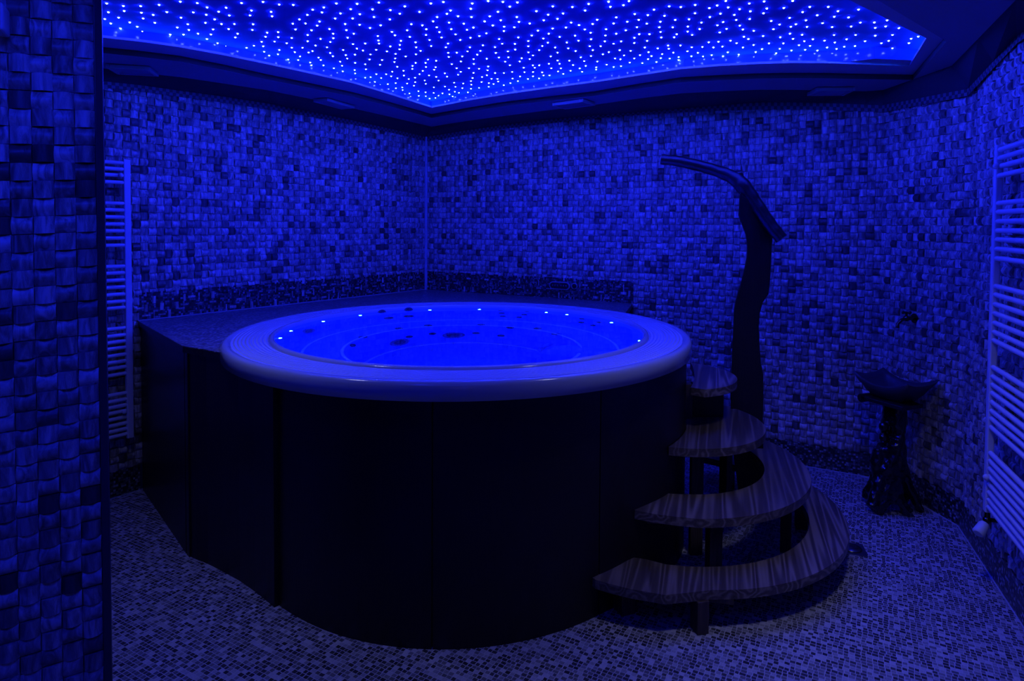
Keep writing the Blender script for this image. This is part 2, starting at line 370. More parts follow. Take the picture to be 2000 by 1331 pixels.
# ------------------------------------------------------------------ pillowed stone tile walls
def tile_wall(name, P, Q, z0, z1, inward, seed, size=0.0455, bulge=0.0125, wobble=0.0):
    """one mesh: mortar sheet and a basket weave of cushion tiles from P to Q"""
    rnd = random.Random(seed)
    t = Vector((Q.x - P.x, Q.y - P.y, 0)); L = t.length; t.normalize()
    n = Vector((inward[0], inward[1], 0)).normalized()
    nc, nr = max(1, round(L / size)), max(1, round((z1 - z0) / size))
    su, sv = L / nc, (z1 - z0) / nr
    vs, fs, sm, tone = [], [], [], []
    def pt(u, v, h): return (P.x + t.x * u + n.x * h, P.y + t.y * u + n.y * h, z0 + v + wobble * (u - L))
    flip = t.cross(Vector((0, 0, 1))).dot(n) < 0
    def addf(vl, fl, smooth, tn):
        b = len(vs); vs.extend(vl)
        for f in fl:
            f = tuple(i + b for i in f); fs.append(f[::-1] if flip else f); sm.append(smooth); tone.append(tn)
    addf([pt(0, 0, 0), pt(L, 0, 0), pt(L, z1 - z0, 0), pt(0, z1 - z0, 0)], [(0, 1, 2, 3)], False, 0.12)
    S = 5
    for j in range(nr):
        for i in range(nc):
            r = rnd.random()
            tn = 0.50 + 0.42 * rnd.random() if r > 0.10 else (0.14 + 0.3 * rnd.random())
            g = 0.0007; jt = rnd.uniform(-0.0010, 0.0010); jv = rnd.uniform(-0.0014, 0.0014)
            u0, u1 = i * su + g, (i + 1) * su - g
            v0, v1 = j * sv + g + jv, (j + 1) * sv - g + jv
            kind = (i + j) % 2
            b = bulge * rnd.uniform(0.75, 1.2); base = 0.0035 + rnd.uniform(0, 0.0015)
            tl = rnd.uniform(-0.0012, 0.0012)
            prof = [base + b * (1 - (2 * k / (S - 1) - 1) ** 2) for k in range(S)]
            top = []
            for k in range(S):
                f = k / (S - 1)
                if kind == 0:   # curved across: high along the vertical centre line
                    top.append((u0 + (u1 - u0) * f + jt, v0, prof[k] + tl)); 
                else:
                    top.append((u0, v0 + (v1 - v0) * f, prof[k] + tl))
            A = []; B = []
            for k, (u, v, h) in enumerate(top):
                if kind == 0: A.append(pt(u, v0, h)); B.append(pt(u, v1, h))
                else: A.append(pt(u0, v, h)); B.append(pt(u1, v, h))
            if kind == 0:
                addf(A + B, [(k, k + 1, S + k + 1, S + k) for k in range(S - 1)], True, tn)
                addf(A + [pt(u1 + jt, v0, 0), pt(u0 + jt, v0, 0)], [tuple(range(S + 2))[::-1]], False, tn)
                addf(B + [pt(u1 + jt, v1, 0), pt(u0 + jt, v1, 0)], [tuple(range(S + 2))], False, tn)
            else:
                addf(A + B, [(k + 1, k, S + k, S + k + 1) for k in range(S - 1)], True, tn)
                addf(A + [pt(u0, v1, 0), pt(u0, v0, 0)], [tuple(range(S + 2))], False, tn)
                addf(B + [pt(u1, v1, 0), pt(u1, v0, 0)], [tuple(range(S + 2))[::-1]], False, tn)
    me = bpy.data.meshes.new(name); me.from_pydata(vs, [], fs)
    me.polygons.foreach_set('use_smooth', sm)
    me.materials.append(MAT['tile'])
    at = me.attributes.new('tone', 'FLOAT', 'FACE'); at.data.foreach_set('value', tone)
    o = bpy.data.objects.new(name, me); COL.objects.link(o); o['kind'] = 'structure'
    return o
ZTOP = 2.49
tile_wall('wall_left', K_LE, K_LR, 0.15, ZTOP, (-WL.n.x, -WL.n.y), 1)
tile_wall('wall_back', K_LR, K_RC, 0.15, ZTOP, (-WR.n.x, -WR.n.y), 2)
tile_wall('wall_corner', K_RC, K_CW, 0.15, ZTOP, (-WC.n.x, -WC.n.y), 3)
tile_wall('wall_right', K_CW, K_WE, 0.15, ZTOP, (-WW.n.x, -WW.n.y), 4)
# near pillar
PIL = Plane(-0.5, 2.07)
pe = PIL.hit(189, 400); pe = Vector((pe.x, pe.y, 0)); pw = pe - PIL.t * 1.15
tile_wall('wall_front', pw, pe, 0.0, 2.55, (-PIL.n.x, -PIL.n.y), 5, size=0.0462, bulge=0.012, wobble=0.05)
mb = MB()
sd = Vector((-0.62, 0.79, 0)) * 0.22
q = PIL.n * 0.002
mb.prism([pw + q, pe + q, pe + q + sd, pw + q + sd], 0.0, 2.55)
struct('wall_front_core', mb, MAT['grout'])
# metal corner strip on the pillar edge
mb = MB()
a = pe + PIL.t * 0.0005; b = pe + PIL.t * 0.019
mb.prism([a - PIL.n * 0.016, b - PIL.n * 0.010, b + PIL.n * 0.012, a + PIL.n * 0.012], 0, 2.55)
tag(struct('trim_1', mb, MAT['trim'], bevel=0.002), 'dark metal strip down the edge of the near tiled pillar')
# pale strip in the far corner
mb = MB()
mb.tube([K_LR + Vector((-0.019 * (WL.n.x + WR.n.x), -0.019 * (WL.n.y + WR.n.y), 1.0)), K_LR + Vector((-0.019 * (WL.n.x + WR.n.x), -0.019 * (WL.n.y + WR.n.y), 2.42))], 0.014, seg=10)
tag(struct('trim_2', mb, MAT['seal']), 'pale strip down the far corner between the tiled walls')

# plain walls behind the camera, out of the picture
A_RW = Vector((K_WE.x, K_WE.y, 0)); A_RL = Vector((K_LE.x, K_LE.y, 0))
mb = MB(); RZ = -1.3
p1, p2 = Vector((A_RW.x, RZ, 0)), Vector((A_RL.x, RZ, 0))
mb.prism([A_RW, p1, p2, A_RL, A_RL + Vector((-0.1, 0, 0)), p2 + Vector((-0.1, -0.1, 0)), p1 + Vector((0.1, -0.1, 0)), A_RW + Vector((0.1, 0, 0))], 0, 2.7)
struct('wall_rear', mb, mat('rear_wall_paint', (0.3, 0.3, 0.32), 0.8))

# floor
ROOM = [A_RL, K_LR, K_RC, K_CW, A_RW, p1, p2]
mb = MB(); mb.prism([(v.x, v.y) for v in ROOM], -0.06, 0.0)
struct('floor', mb, MAT['floor'])

# dark mosaic plinths and splash band
def wall_slab(name, P, Q, z0, z1, inward, th, m, kind='structure'):
    t = Vector((Q.x - P.x, Q.y - P.y, 0)); L = t.length; n = Vector((inward[0], inward[1], 0)).normalized() * th
    mb = MB(); c = [P, Q, Q + n, P + n]
    vs = [Vector((p.x, p.y, z)) for z in (z0, z1) for p in c]
    mb.add(vs, [(3, 2, 1, 0), (4, 5, 6, 7), (0, 1, 5, 4), (1, 2, 6, 5), (2, 3, 7, 6), (3, 0, 4, 7)])
    uu = [0, L, L + th, -th]; mb.uv = [(uu[i % 4], z0 if i < 4 else z1) for i in range(8)]
    for i in (4, 5): mb.uv[i] = (uu[i - 4], z1 + th)
    o = mb.build(name, m)
    # make the winding face outwards
    bm = bmesh.new(); bm.from_mesh(o.data); bmesh.ops.recalc_face_normals(bm, faces=bm.faces); bm.to_mesh(o.data); bm.free()
    if kind: o['kind'] = kind
    return o
LEDGE_Z = 1.019
BAND_Z = 1.185
CAB_A = Vector((*WL.hit(267, 634)[:2], 0))
CAB_R = Vector((*WR.hit(1237, 594)[:2], 0))
wall_slab('baseboard_left', K_LE, CAB_A, 0, 0.153, -WL.n, 0.016, MAT['band'])
wall_slab('baseboard_back', CAB_R, K_RC, 0, 0.153, -WR.n, 0.016, MAT['band'])
wall_slab('baseboard_corner', K_RC, K_CW, 0, 0.153, -WC.n, 0.016, MAT['band'])
wall_slab('baseboard_right', K_CW, K_WE, 0, 0.153, -WW.n, 0.016, MAT['band'])
wall_slab('trim_3', CAB_A, K_LR, LEDGE_Z - 0.002, BAND_Z, -WL.n, 0.016, MAT['band'])
wall_slab('trim_4', K_LR, CAB_R, LEDGE_Z - 0.002, BAND_Z, -WR.n, 0.016, MAT['band'])
wall_slab('trim_5', CAB_R, K_RC, -0.001, 0.004, -WR.n, 0.020, MAT['seal'])
wall_slab('trim_6', K_RC, K_CW, -0.001, 0.004, -WC.n, 0.020, MAT['seal'])
wall_slab('trim_7', K_CW, K_WE, -0.001, 0.004, -WW.n, 0.020, MAT['seal'])
wall_slab('trim_10', CAB_A, K_LR, LEDGE_Z - 0.001, LEDGE_Z + 0.004, -WL.n, 0.020, MAT['seal'])
wall_slab('trim_11', K_LE, CAB_A, -0.001, 0.004, -WL.n, 0.020, MAT['seal'])

# ------------------------------------------------------------------ ceiling
ZS, ZL, ZSKY = 2.460, 2.490, 2.562
def wall_pt(pl, x, y, off=0.0): return pl.hit(x, y, off)
# pixel rows read along the ceiling: x, wall top, pattern top, cornice edge, soffit edge, riser top, lip
LW_ = [(187, 170, 157, 133, 103, 90, 72), (270, 178, 166, 142, 111, 98.5, 81), (350, 189, 177, 150.5, 120.5, 108.5, 92), (435, 200, 188.5, 163, 138, 124, 107.5),
       (520, 212, 201.5, 176, 155.5, 144, 125), (605, 227, 218, 193, 173, 161, 143.5), (690, 243.5, 235.6, 212, 190, 179.5, 162.5), (768, 260, 253, 230, 210, 201, 186.5)]
RW_ = [(915, 262.5, 254, 236, 218.5, 210, 196.5), (990, 251, 243, 226, 207, 198, 184), (1075, 241, 231, 215, 197, 187.5, 172), (1160, 231.5, 219.5, 205, 188, 178, 161),
       (1245, 225, 212, 193, 173.5, 164, 148), (1330, 219.7, 206, 182.5, 161, 151, 135), (1405, 216.5, 202.5, 178.5, 157, 146.5, 129), (1480, 214.5, 200, 175.5, 154.5, 142.5, 125), (1545, 214, 200, 175.5, 153.5, 141.8, 123),
       (1610, 215, 201.5, 177, 153.5, 142, 123.3), (1690, 217.5, 204.5, 178.5, 154.5, 144.5, 126)]
def sag(p, z): return Vector((p.x, p.y, z))
wt, pp, cc, ss, ll = [], [], [], [], []
PO = 0.022
def far_l(x, w_, p_, c_, s_, r_, l_, pl):
    a = pl.hit(x, w_, PO); a.z = min(a.z, ZS - 0.026); wt.append(a); b = pl.hit(x, p_, PO); b.z = min(b.z, ZS - 0.006); pp.append(b)
    c = atz(x, c_, ZS); d = pl.d - c.dot(pl.n)
    if d < 0.06: c = c - pl.n * (0.06 - d)
    cc.append(Vector((c.x, c.y, ZS)))
    s1, s2 = atz(x, s_, ZS), atz(x, r_, ZL); ss.append(Vector(((s1.x + s2.x) / 2, (s1.y + s2.y) / 2, ZS)))
    ll.append(atz(x, l_, ZL))
# extension of the left side out of frame
for v in reversed(range(1, 7)):
    P0 = K_LR - WL.t * 0
    pass
def ext(base_idx, lst, dirv, dist): return lst[base_idx] + dirv * dist
for r in LW_: far_l(*r, WL)
# corner: a shared point on each line, computed from the pixel of the mitre
far_l(843, 275, 269, 247.5, 230.5, 223, 210.5, WR)
wt[-1] = Vector((K_LR.x, K_LR.y, wt[-1].z)) - (WL.n + WR.n) * PO; pp[-1] = Vector((wt[-1].x, wt[-1].y, wt[-1].z + 0.035))
for r in RW_: far_l(*r, WR)
NV = len(wt)
# start (left, out of frame behind the pillar) and the right end
dL = (K_LE - K_LR).normalized()
def prepend(lst, dist, shift=None):
    v = lst[0] + dL * dist
    lst.insert(0, Vector((v.x, v.y, lst[0].z)))
for L_ in (wt, pp, cc, ss, ll): prepend(L_, 2.1)
# right-hand corner of the room and of the opening
def setz(p, z): return Vector((p.x, p.y, z))
wtz = lambda p, z: Vector((p.x, p.y, z))
kRC = K_RC - (WR.n + WC.n) * PO * 0.9; kCW = K_CW - (WC.n + WW.n) * PO * 0.8
def corner_z(pl, x, y): return pl.hit(x, y).z
wt += [wtz(kRC, corner_z(WR, 1727, 220.5)), wtz(kCW, corner_z(WC, 1885, 191.5))]
pp += [wtz(kRC, corner_z(WR, 1727, 207)), wtz(kCW, corner_z(WC, 1885, 178))]
for x, w_, p_ in ((1940, 134, 120), (1985, 86, 71)):
    wt.append(WW.hit(x, w_, PO)); pp.append(WW.hit(x, p_, PO))
wt.append(wtz(A_RW - WW.n * PO, wt[-1].z)); pp.append(wtz(A_RW - WW.n * PO, pp[-1].z))
cR = [K_RC - (WR.n + WC.n) * 0.06, K_CW - (WC.n + WW.n) * 0.06]
cc += [setz(atz(1727, 178, ZS), ZS), setz(cR[1], ZS)]
e2 = atz(1984, 0, ZS); cc += [setz(cR[1].lerp(e2, 0.5), ZS), setz(e2, ZS), setz(A_RW - WW.n * 0.15, ZS)]
ss += [atz(1802, 157, ZS), atz(1849, 81, ZS), atz(1714, 0, ZS)]
ll += [atz(1776, 129.5, ZL), atz(1809, 75, ZL), atz(1659, 0, ZL)]
# near side of the opening, out of frame above the camera
near = [Vector((0.75, 2.05, 0)), Vector((-0.1, 1.55, 0)), Vector((-1.3, 1.45, 0)), Vector((-2.4, 1.7, 0))]
ctr_o = Vector((-0.2, 3.0, 0))
for p in near:
    ll.append(setz(p, ZL)); o_ = (p - ctr_o).normalized(); ss.append(setz(p + o_ * 0.2, ZS))
assert len(ss) == len(ll)
def inside(p, m_):
    p = p.copy()
    for pl in (WL, WR, WC, WW):
        d_ = pl.d - p.dot(pl.n)
        if d_ < m_: p -= pl.n * (m_ - d_)
    return p
cc = [inside(p, 0.045) for p in cc]; ss = [inside(p, 0.07) for p in ss]; ll = [inside(p, 0.15) for p in ll]
def uvstrip(mb, A, B):
    n0 = len(mb.v); mb.strip(A, B)
    if mb.uv is None: mb.uv = []
    u = [0.0]
    for i in range(1, len(A)): u.append(u[-1] + (Vector(A[i]) - Vector(A[i - 1])).length)
    mb.uv += [(k, 0.0) for k in u] + [(k, 0.04) for k in u]
# moulding strip on the wall and sloping cornice
mb = MB(); uvstrip(mb, wt, pp)
struct('trim_8', mb, MAT['check'])
mb = MB(); mb.strip(pp, cc); mb.strip([p + Vector((0, 0, 0.0)) for p in wt], [Vector((p.x, p.y, p.z)) - Vector((p.x - q.x, p.y - q.y, 0)) * 0 for p, q in zip(wt, wt)])
struct('trim_9', mb, MAT['cornice'])
# ceiling (soffit, second step, cavity) as one structure with children
ceil_root = bpy.data.objects.new('ceiling', None); COL.objects.link(ceil_root); ceil_root['kind'] = 'structure'
def plate(outer, hole, z):
    polys = [[Vector((p.x, p.y, 0)) for p in outer]]
    if hole: polys.append([Vector((p.x, p.y, 0)) for p in hole])
    tr = tessellate_polygon(polys); flat = [p for q_ in polys for p in q_]
    out = []
    for t in tr:
        a_, b_, c_ = (flat[i] for i in t)
        out.append(t[::-1] if (b_ - a_).cross(c_ - a_).z > 0 else t)   # faces down
    return [(p.x, p.y, z) for p in flat], out
outer = [setz(p * 1.0, 0) for p in [K_LE - dL * 0, K_LR, K_RC, K_CW, A_RW, p1, p2]]
mb = MB(); mb.add(*plate(outer, ss, ZS)); mb.build('soffit', MAT['plaster'], ceil_root)
mb = MB(); mb.strip(ss, [setz(p, ZL) for p in ss], closed=True); mb.build('soffit_step', MAT['cornice'], ceil_root)
mb = MB(); mb.strip([setz(p, ZL) for p in ss], ll, closed=True); mb.strip(ll, [setz(p, ZL + 0.012) for p in ll], closed=True); mb.build('opening_edge', MAT['plaster_light'], ceil_root)
ctr = sum((p for p in ll), Vector()) / len(ll)
def outset(pts, d):
    n = len(pts); out = []
    for i in range(n):
        a_, b_, c_ = pts[i - 1], pts[i], pts[(i + 1) % n]
        t1 = (b_ - a_); t2 = (c_ - b_); n1 = Vector((t1.y, -t1.x, 0)).normalized(); n2 = Vector((t2.y, -t2.x, 0)).normalized()
        if n1.dot(b_ - ctr) < 0: n1 = -n1
        if n2.dot(b_ - ctr) < 0: n2 = -n2
        m_ = (n1 + n2).normalized(); out.append(b_ + m_ * d / max(0.5, m_.dot(n1)))
    return out
cav = outset(ll, 0.075)
mb = MB(); mb.strip([setz(p, ZL + 0.012) for p in ll], [setz(p, ZL + 0.012) for p in cav], closed=True); mb.build('cove_shelf', MAT['plaster_light'], ceil_root)
mb = MB(); mb.strip([setz(p, ZL + 0.012) for p in cav], [setz(p, ZSKY) for p in cav], closed=True); mb.build('cavity_wall', MAT['cavity'], ceil_root)
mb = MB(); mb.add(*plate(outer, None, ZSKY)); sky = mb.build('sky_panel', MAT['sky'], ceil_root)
# solid cover over everything so that no light leaks
mb = MB(); mb.prism([(p.x, p.y) for p in outer], ZSKY + 0.06, ZSKY + 0.1); mb.build('roof_slab', MAT['grout'], ceil_root)
# light strips lying in the cove, washing the painted sky
for i in range(len(cav)):
    a_, b_ = cav[i], cav[(i + 1) % len(cav)]
    L_ = (b_ - a_).length
    if L_ < 0.03: continue
    mid = (a_ + b_) / 2; inn = (ctr - mid); inn.z = 0
    t = (b_ - a_).normalized(); nn = Vector((t.y, -t.x, 0)); nn = nn if nn.dot(inn) > 0 else -nn
    l = bpy.data.lights.new('cove_strip_light', 'AREA'); l.shape = 'RECTANGLE'; l.size = L_; l.size_y = 0.012; l.energy = 2.3 * L_; l.color = (0.004, 0.055, 1.0)
    o = bpy.data.objects.new('cove_strip_light', l); COL.objects.link(o)
    z_ax = -(nn + Vector((0, 0, 0.55))).normalized()      # light shines along -z
    x_ax = t; y_ax = z_ax.cross(x_ax)
    mm = Matrix((x_ax, y_ax, z_ax)).transposed().to_4x4(); mm.translation = mid + nn * 0.012 + Vector((0, 0, 0)); mm.translation.z = ZL + 0.022
    o.matrix_world = mm

# ------------------------------------------------------------------ star lights
CR1 = [(595,18),(605,67),(585,105),(618,130),(688,32),(693,60),(662,97),(672,157),(724,124),(785,33),(789,70),(799,102),(766,148),(794,175),(855,82),(864,126),(888,26),(931,66),(1006,8),(1010,97),(989,152),(950,192),(1048,134),(1054,166),(1024,192),(1027,214),(1101,16),(1079,68),(1105,187),(1156,40),(1151,81),(1146,126),(1189,163),(1177,191),(1155,217),(1198,107),(1220,64),(1214,240),(1262,42),(1280,85),(1236,133),(1276,161),(1308,133),(1326,187),(1313,208),(1259,257),(1348,16),(1403,57),(1395,85),(1412,134),(1408,166),(1376,266),(1417,254),(1396,288),(1468,9),(1513,65),(1518,90),(1491,181),(1482,204),(1460,232),(1469,257),(1474,288),(1502,309),(1552,178),(1553,206),(1532,231),(1559,278),(1551,302),(1558,24),(1637,26),(1628,211),(1600,240),(1628,265),(1645,290),(1608,331),(1634,131),(1649,163),(1671,107),(1674,314),(1664,334),(1688,265),(1715,82),(1705,130),(1717,194),(1717,229),(1744,284),(1722,292),(1731,348),(1738,363),(1745,53),(1738,168),(1761,253),(1770,142),(1783,119),(1778,321),(1789,216),(1790,334),(1797,68),(1807,40),(1805,364),(1815,389),(1825,263),(1839,161),(1843,233),(1843,295),(1858,313),(1859,187),(1860,212),(1863,380),(1877,18),(1870,102),(1900,74),(1898,343),(1909,366),(1913,398),(1884,405),(1915,278),(1926,133),(1933,167),(1940,209),(1930,307),(1938,326),(1957,50),(1974,187),(1970,245),(1968,102),(1993,20),(1992,270),(1981,304),(1982,350),(1979,390),(1982,409)]
CR2 = [(137,20),(151,78),(150,137),(208,155),(168,281),(181,242),(222,51),(230,94),(257,13),(267,140),(251,200),(255,225),(258,242),(242,277),(210,303),(205,331),(181,358),(185,386),(181,433),(211,430),(243,413),(235,456),(264,361),(275,334),(262,472),(270,435),(298,413),(321,55),(318,107),(330,177),(347,196),(321,258),(302,286),(332,399),(307,469),(326,425),(374,75),(402,34),(380,227),(374,250),(373,274),(350,300),(348,325),(344,345),(360,372),(361,436),(352,492),(351,463),(407,314),(395,394),(397,421),(415,465),(388,487),(390,502),(428,521),(424,441),(438,134),(415,168),(430,205),(462,235),(465,263),(464,302),(490,283),(462,350),(445,367),(444,384),(459,433),(460,458),(453,478),(484,65),(500,140),(522,162),(520,194),(540,222),(549,256),(531,331),(518,350),(520,373),(502,395),(484,413),(513,448),(519,467),(478,508),(480,534),(518,514),(519,536),(540,550),(547,18),(560,118),(582,94),(580,151),(595,178),(607,208),(577,338),(574,374),(566,388),(537,420),(577,428),(590,449),(564,487),(563,518),(573,546),(590,533),(617,10),(657,57),(637,76),(649,125),(661,162),(643,242),(631,263),(644,294),(647,317),(664,357),(625,408),(638,427),(626,482),(612,520),(649,500),(651,526),(669,538),(699,89),(685,191),(711,222),(692,293),(691,380),(699,416),(677,461),(684,484),(681,511),(704,517),(714,400),(722,314),(715,342),(731,131),(749,165),(728,465),(723,491),(778,18),(770,48),(774,94),(785,153),(768,210),(765,263),(752,286),(760,380),(754,515),(786,329),(787,356),(785,406),(780,435),(771,452),(773,472),(771,495),(806,304),(818,200),(824,283),(838,252),(857,185),(816,383),(833,429),(830,457),(816,490),(847,118),(876,90),(867,5),(859,327),(867,370),(864,391),(871,463),(870,484),(860,419),(886,439),(893,141),(922,65),(949,9),(905,262),(910,294),(927,320),(906,407),(919,440),(928,217),(937,112),(945,243),(956,148),(955,172),(955,407),(962,343),(954,475),(897,468),(923,454),(988,36),(977,286),(980,319),(988,363),(1001,401),(1003,438),(991,463),(1030,12),(1027,94),(1039,121),(1013,151),(1035,208),(1016,244),(1018,276),(1054,324),(1043,342),(1045,426),(1033,452),(1065,377),(1070,402),(1091,228),(1091,257),(1092,291),(1099,130),(1099,329),(1089,440),(1117,308),(1116,364),(1117,401),(1117,425),(1127,377),(1136,61),(1145,170),(1110,197),(1152,364),(1152,279),(1169,256),(1168,403),(1175,214),(1177,112),(1176,420),(1151,437),(1202,81),(1205,187),(1200,237),(1206,355),(1216,314),(1219,380),(1209,420),(1228,34),(1227,158),(1241,264),(1254,293),(1254,104),(1254,337),(1265,355),(1273,381),(1266,205),(1285,74),(1286,412),(1257,398),(1301,152),(1306,236),(1314,269),(1320,338),(1327,394),(1337,38),(1330,125),(1341,362),(1355,284),(1352,198),(1371,226),(1374,139),(1384,319),(1378,381),(1391,400),(1403,340),(1408,57),(1406,163),(1428,21),(1434,257),(1441,312),(1439,182),(1441,218),(1411,367),(1451,279),(1450,133),(1475,109),(1470,387),(1470,375),(1476,342),(1495,257),(1507,302),(1518,230),(1521,197),(1525,162),(1528,360),(1540,290),(1539,8),(1549,37),(1567,130),(1582,96),(1582,187),(1567,243),(1567,373),(1575,325),(1601,279),(1609,230),(1605,330),(1622,28),(1643,120),(1635,168),(1625,308),(1608,368),(1653,5),(1662,283),(1657,348),(1685,77),(1697,151),(1707,110),(1710,190),(1683,210),(1682,239),(1682,325),(1714,307),(1727,351),(1752,131),(1758,83),(1767,190),(1754,227),(1741,264),(1762,290),(1759,329),(1778,312),(1792,53),(1813,269),(1806,345),(1828,120),(1822,151),(1829,177),(1833,208),(1838,301),(1830,324),(1851,87),(1877,34),(1871,253),(1875,271),(1897,151),(1919,190),(1905,207),(1911,110),(1900,293),(1880,326),(1942,38),(1940,253),(1930,318),(1930,334),(1988,106),(1981,147),(1980,175),(1979,285)]
CR3 = [(165,26),(164,73),(200,125),(190,161),(148,194),(146,263),(180,294),(144,313),(205,261),(209,314),(241,235),(257,307),(267,264),(244,44),(247,94),(288,29),(289,140),(302,180),(295,232),(306,75),(321,122),(317,259),(320,313),(336,4),(349,40),(340,160),(347,291),(362,226),(383,82),(394,110),(396,240),(408,304),(413,50),(414,142),(431,163),(437,204),(432,264),(462,217),(467,18),(473,62),(469,105),(492,171),(491,250),(503,290),(538,273),(550,7),(565,46),(546,73),(544,200),(577,241),(589,116),(602,162),(617,296),(636,136),(640,207),(637,271),(657,241),(660,43),(692,99),(699,148),(694,187),(711,216),(702,281),(709,4),(727,134),(744,251),(762,193),(774,229),(779,277),(765,66),(783,112),(789,149),(805,37),(806,255),(822,218),(846,84),(847,281),(876,128),(887,226),(901,264),(908,37),(907,297),(929,150),(940,194),(941,92),(944,236),(954,272),(962,61),(997,260),(1010,218),(1021,96),(1035,147),(1060,194),(1057,256),(1039,288),(1077,52),(1087,125),(1113,229),(1115,280),(1101,296),(1165,124),(1170,154),(1170,198),(1204,240),(1206,289),(1236,112),(1228,146),(1222,90),(1266,194),(1245,227),(1266,268),(1302,156),(1315,300),(1370,215),(1410,203),(1358,240)]
stars_px = [(x * .35, y * .35) for x, y in CR1] + [(650 + x * .35, y * .35) for x, y in CR2 if x > 143] + [(1300 + x * .35, y * .35) for x, y in CR3 if x > 140]
spos = [atz(x, y, ZSKY) for x, y in stars_px]
spos.sort(key=lambda p: (p - Vector((0, 0, EYE))).length)
star_mb = MB(); star_mb.ball((0, 0, 0), 0.0043, seg=8, rings=6)
star0 = star_mb.build('star_light', MAT['star'])
tag(star0, 'tiny bright fibre-optic star point set in the painted blue ceiling', 'light', 'star points scattered over the blue ceiling')
star0.location = spos[0]
for p in spos[1:300]:
    o = star0.copy(); COL.objects.link(o); o.location = p
mb = MB()
for p in spos[300:]:
    mb.add([Vector(v) + p for v in star_mb.v], star_mb.f, True)
far_stars = mb.build('star_light_field', MAT['star'])
tag(far_stars, 'many tiny star points crowded along the far edge of the blue ceiling', 'light', kind='stuff')

# ------------------------------------------------------------------ ceiling vents
def vent(px, label):
    c = [atz(x, y, ZS - 0.012) for x, y in px]
    m_ = sum(c, Vector()) / 4
    u = ((c[1] - c[0]) + (c[2] - c[3])) / 2; Lu = u.length; u.normalize()
    v = Vector((-u.y, u.x, 0)); Lv = 0.5 * (abs((c[3] - c[0]).dot(v)) + abs((c[2] - c[1]).dot(v)))
    ang = atan2(u.y, u.x); Lv = max(min(Lv, 0.16), 0.12); Lu = min(Lu, 0.30)
    t = thing('ceiling_vent', (m_.x, m_.y, ZS), label, 'vent', 'ceiling vents around the star panel', ang)
    mb = MB(); fw = 0.018; z = -0.014
    for sx in (-1, 1): mb.box((sx * (Lu / 2 - fw / 2), 0, z), (fw, Lv, 0.022))
    for sy in (-1, 1): mb.box((0, sy * (Lv / 2 - fw / 2), z), (Lu - 2 * fw, fw, 0.022))
    mb.build('frame', MAT['vent'], t, bevel=0.003)
    n = 22
    mb = MB()
    for i in range(n):
        x = -Lu / 2 + fw + (Lu - 2 * fw) * (i + 0.5) / n
        mb.box((x, 0, z), (0.004, Lv - 2 * fw, 0.016), tilt=Matrix.Rotation(0.5, 3, 'Y'))
    mb.build('louvre_slats', MAT['vent'], t)
    mb = MB(); mb.box((0, 0, -0.002), (Lu - 2 * fw, Lv - 2 * fw, 0.003)); mb.build('duct_opening', MAT['dark'], t)
vent([(213, 121), (305, 130), (298, 148), (222, 147)], 'slatted rectangular ceiling vent above the left towel radiator')
vent([(626, 190), (690, 208), (672, 212), (622, 198)], 'slatted ceiling vent over the left wall near the far corner')
vent([(1082, 204), (1145, 193), (1157, 205), (1100, 210)], 'slatted ceiling vent over the back wall, next right of the far corner')
vent([(1585, 172), (1658, 171), (1660, 185), (1586, 185)], 'slatted ceiling vent over the back wall above the twisted handrail post')

# ------------------------------------------------------------------ hot tub
TC = Vector((-0.305, 3.365, 0)); RIM = 1.171; RIMZ = 1.056
tub = thing('hot_tub', TC, 'large round sunken white whirlpool bath in a black wooden surround', 'hot tub')
mb = MB()
mb.lathe([(1.120, 0.985), (RIM, 0.985), (RIM + 0.001, 1.035), (RIM - 0.003, 1.047), (RIM - 0.012, 1.054), (RIM - 0.024, 1.056), (1.138, 1.054), (1.132, 1.050), (1.128, 1.048)], seg=192)
mb.build('outer_rim', MAT['acrylic'], tub)
mb = MB(); mb.lathe([(1.129, 1.049), (1.110, 1.052), (0.975, 1.050), (0.968, 1.046)], seg=192)
mb.build('overflow_grating', MAT['grating'], tub)
mb = MB(); mb.lathe([(0.969, 1.040), (0.966, 1.052), (0.960, 1.059), (0.951, 1.062), (0.942, 1.059), (0.937, 1.050), (0.936, 1.035)], seg=192)
mb.build('inner_rim', MAT['acrylic'], tub)
PROF = [(0.936, 1.037), (0.925, 0.98), (0.90, 0.86), (0.865, 0.73), (0.84, 0.675), (0.81, 0.655), (0.64, 0.645), (0.615, 0.635), (0.60, 0.60), (0.575, 0.40), (0.555, 0.26), (0.52, 0.215), (0.45, 0.20), (0.001, 0.195)]
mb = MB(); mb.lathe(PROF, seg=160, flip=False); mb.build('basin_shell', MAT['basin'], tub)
def ring_bead(r, z, w_, name='edge_highlight'):
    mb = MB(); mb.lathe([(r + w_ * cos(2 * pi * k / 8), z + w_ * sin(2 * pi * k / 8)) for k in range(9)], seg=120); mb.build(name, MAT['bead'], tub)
ring_bead(0.815, 0.662, 0.008); ring_bead(0.622, 0.646, 0.009); ring_bead(0.535, 0.235, 0.010)  # pale beads added to imitate highlights along the bench edges
WZ = 1.040
water = MB(); nr_ = 1
water.lathe([(0.9365, 0.0), (0.0001, 0.0)], seg=160, smooth=False)
wo = water.build('water', MAT['water'])
wo.location = (TC.x, TC.y, WZ)
tag(wo, 'still clear blue water filling the round whirlpool bath', 'water', kind='stuff')
def prof_r(z):
    z = min(z, PROF[0][1])
    for (r0, z0), (r1, z1) in zip(PROF, PROF[1:]):
        if z1 <= z <= z0: return r0 + (r1 - r0) * (z0 - z) / max(z0 - z1, 1e-6)
    return 0
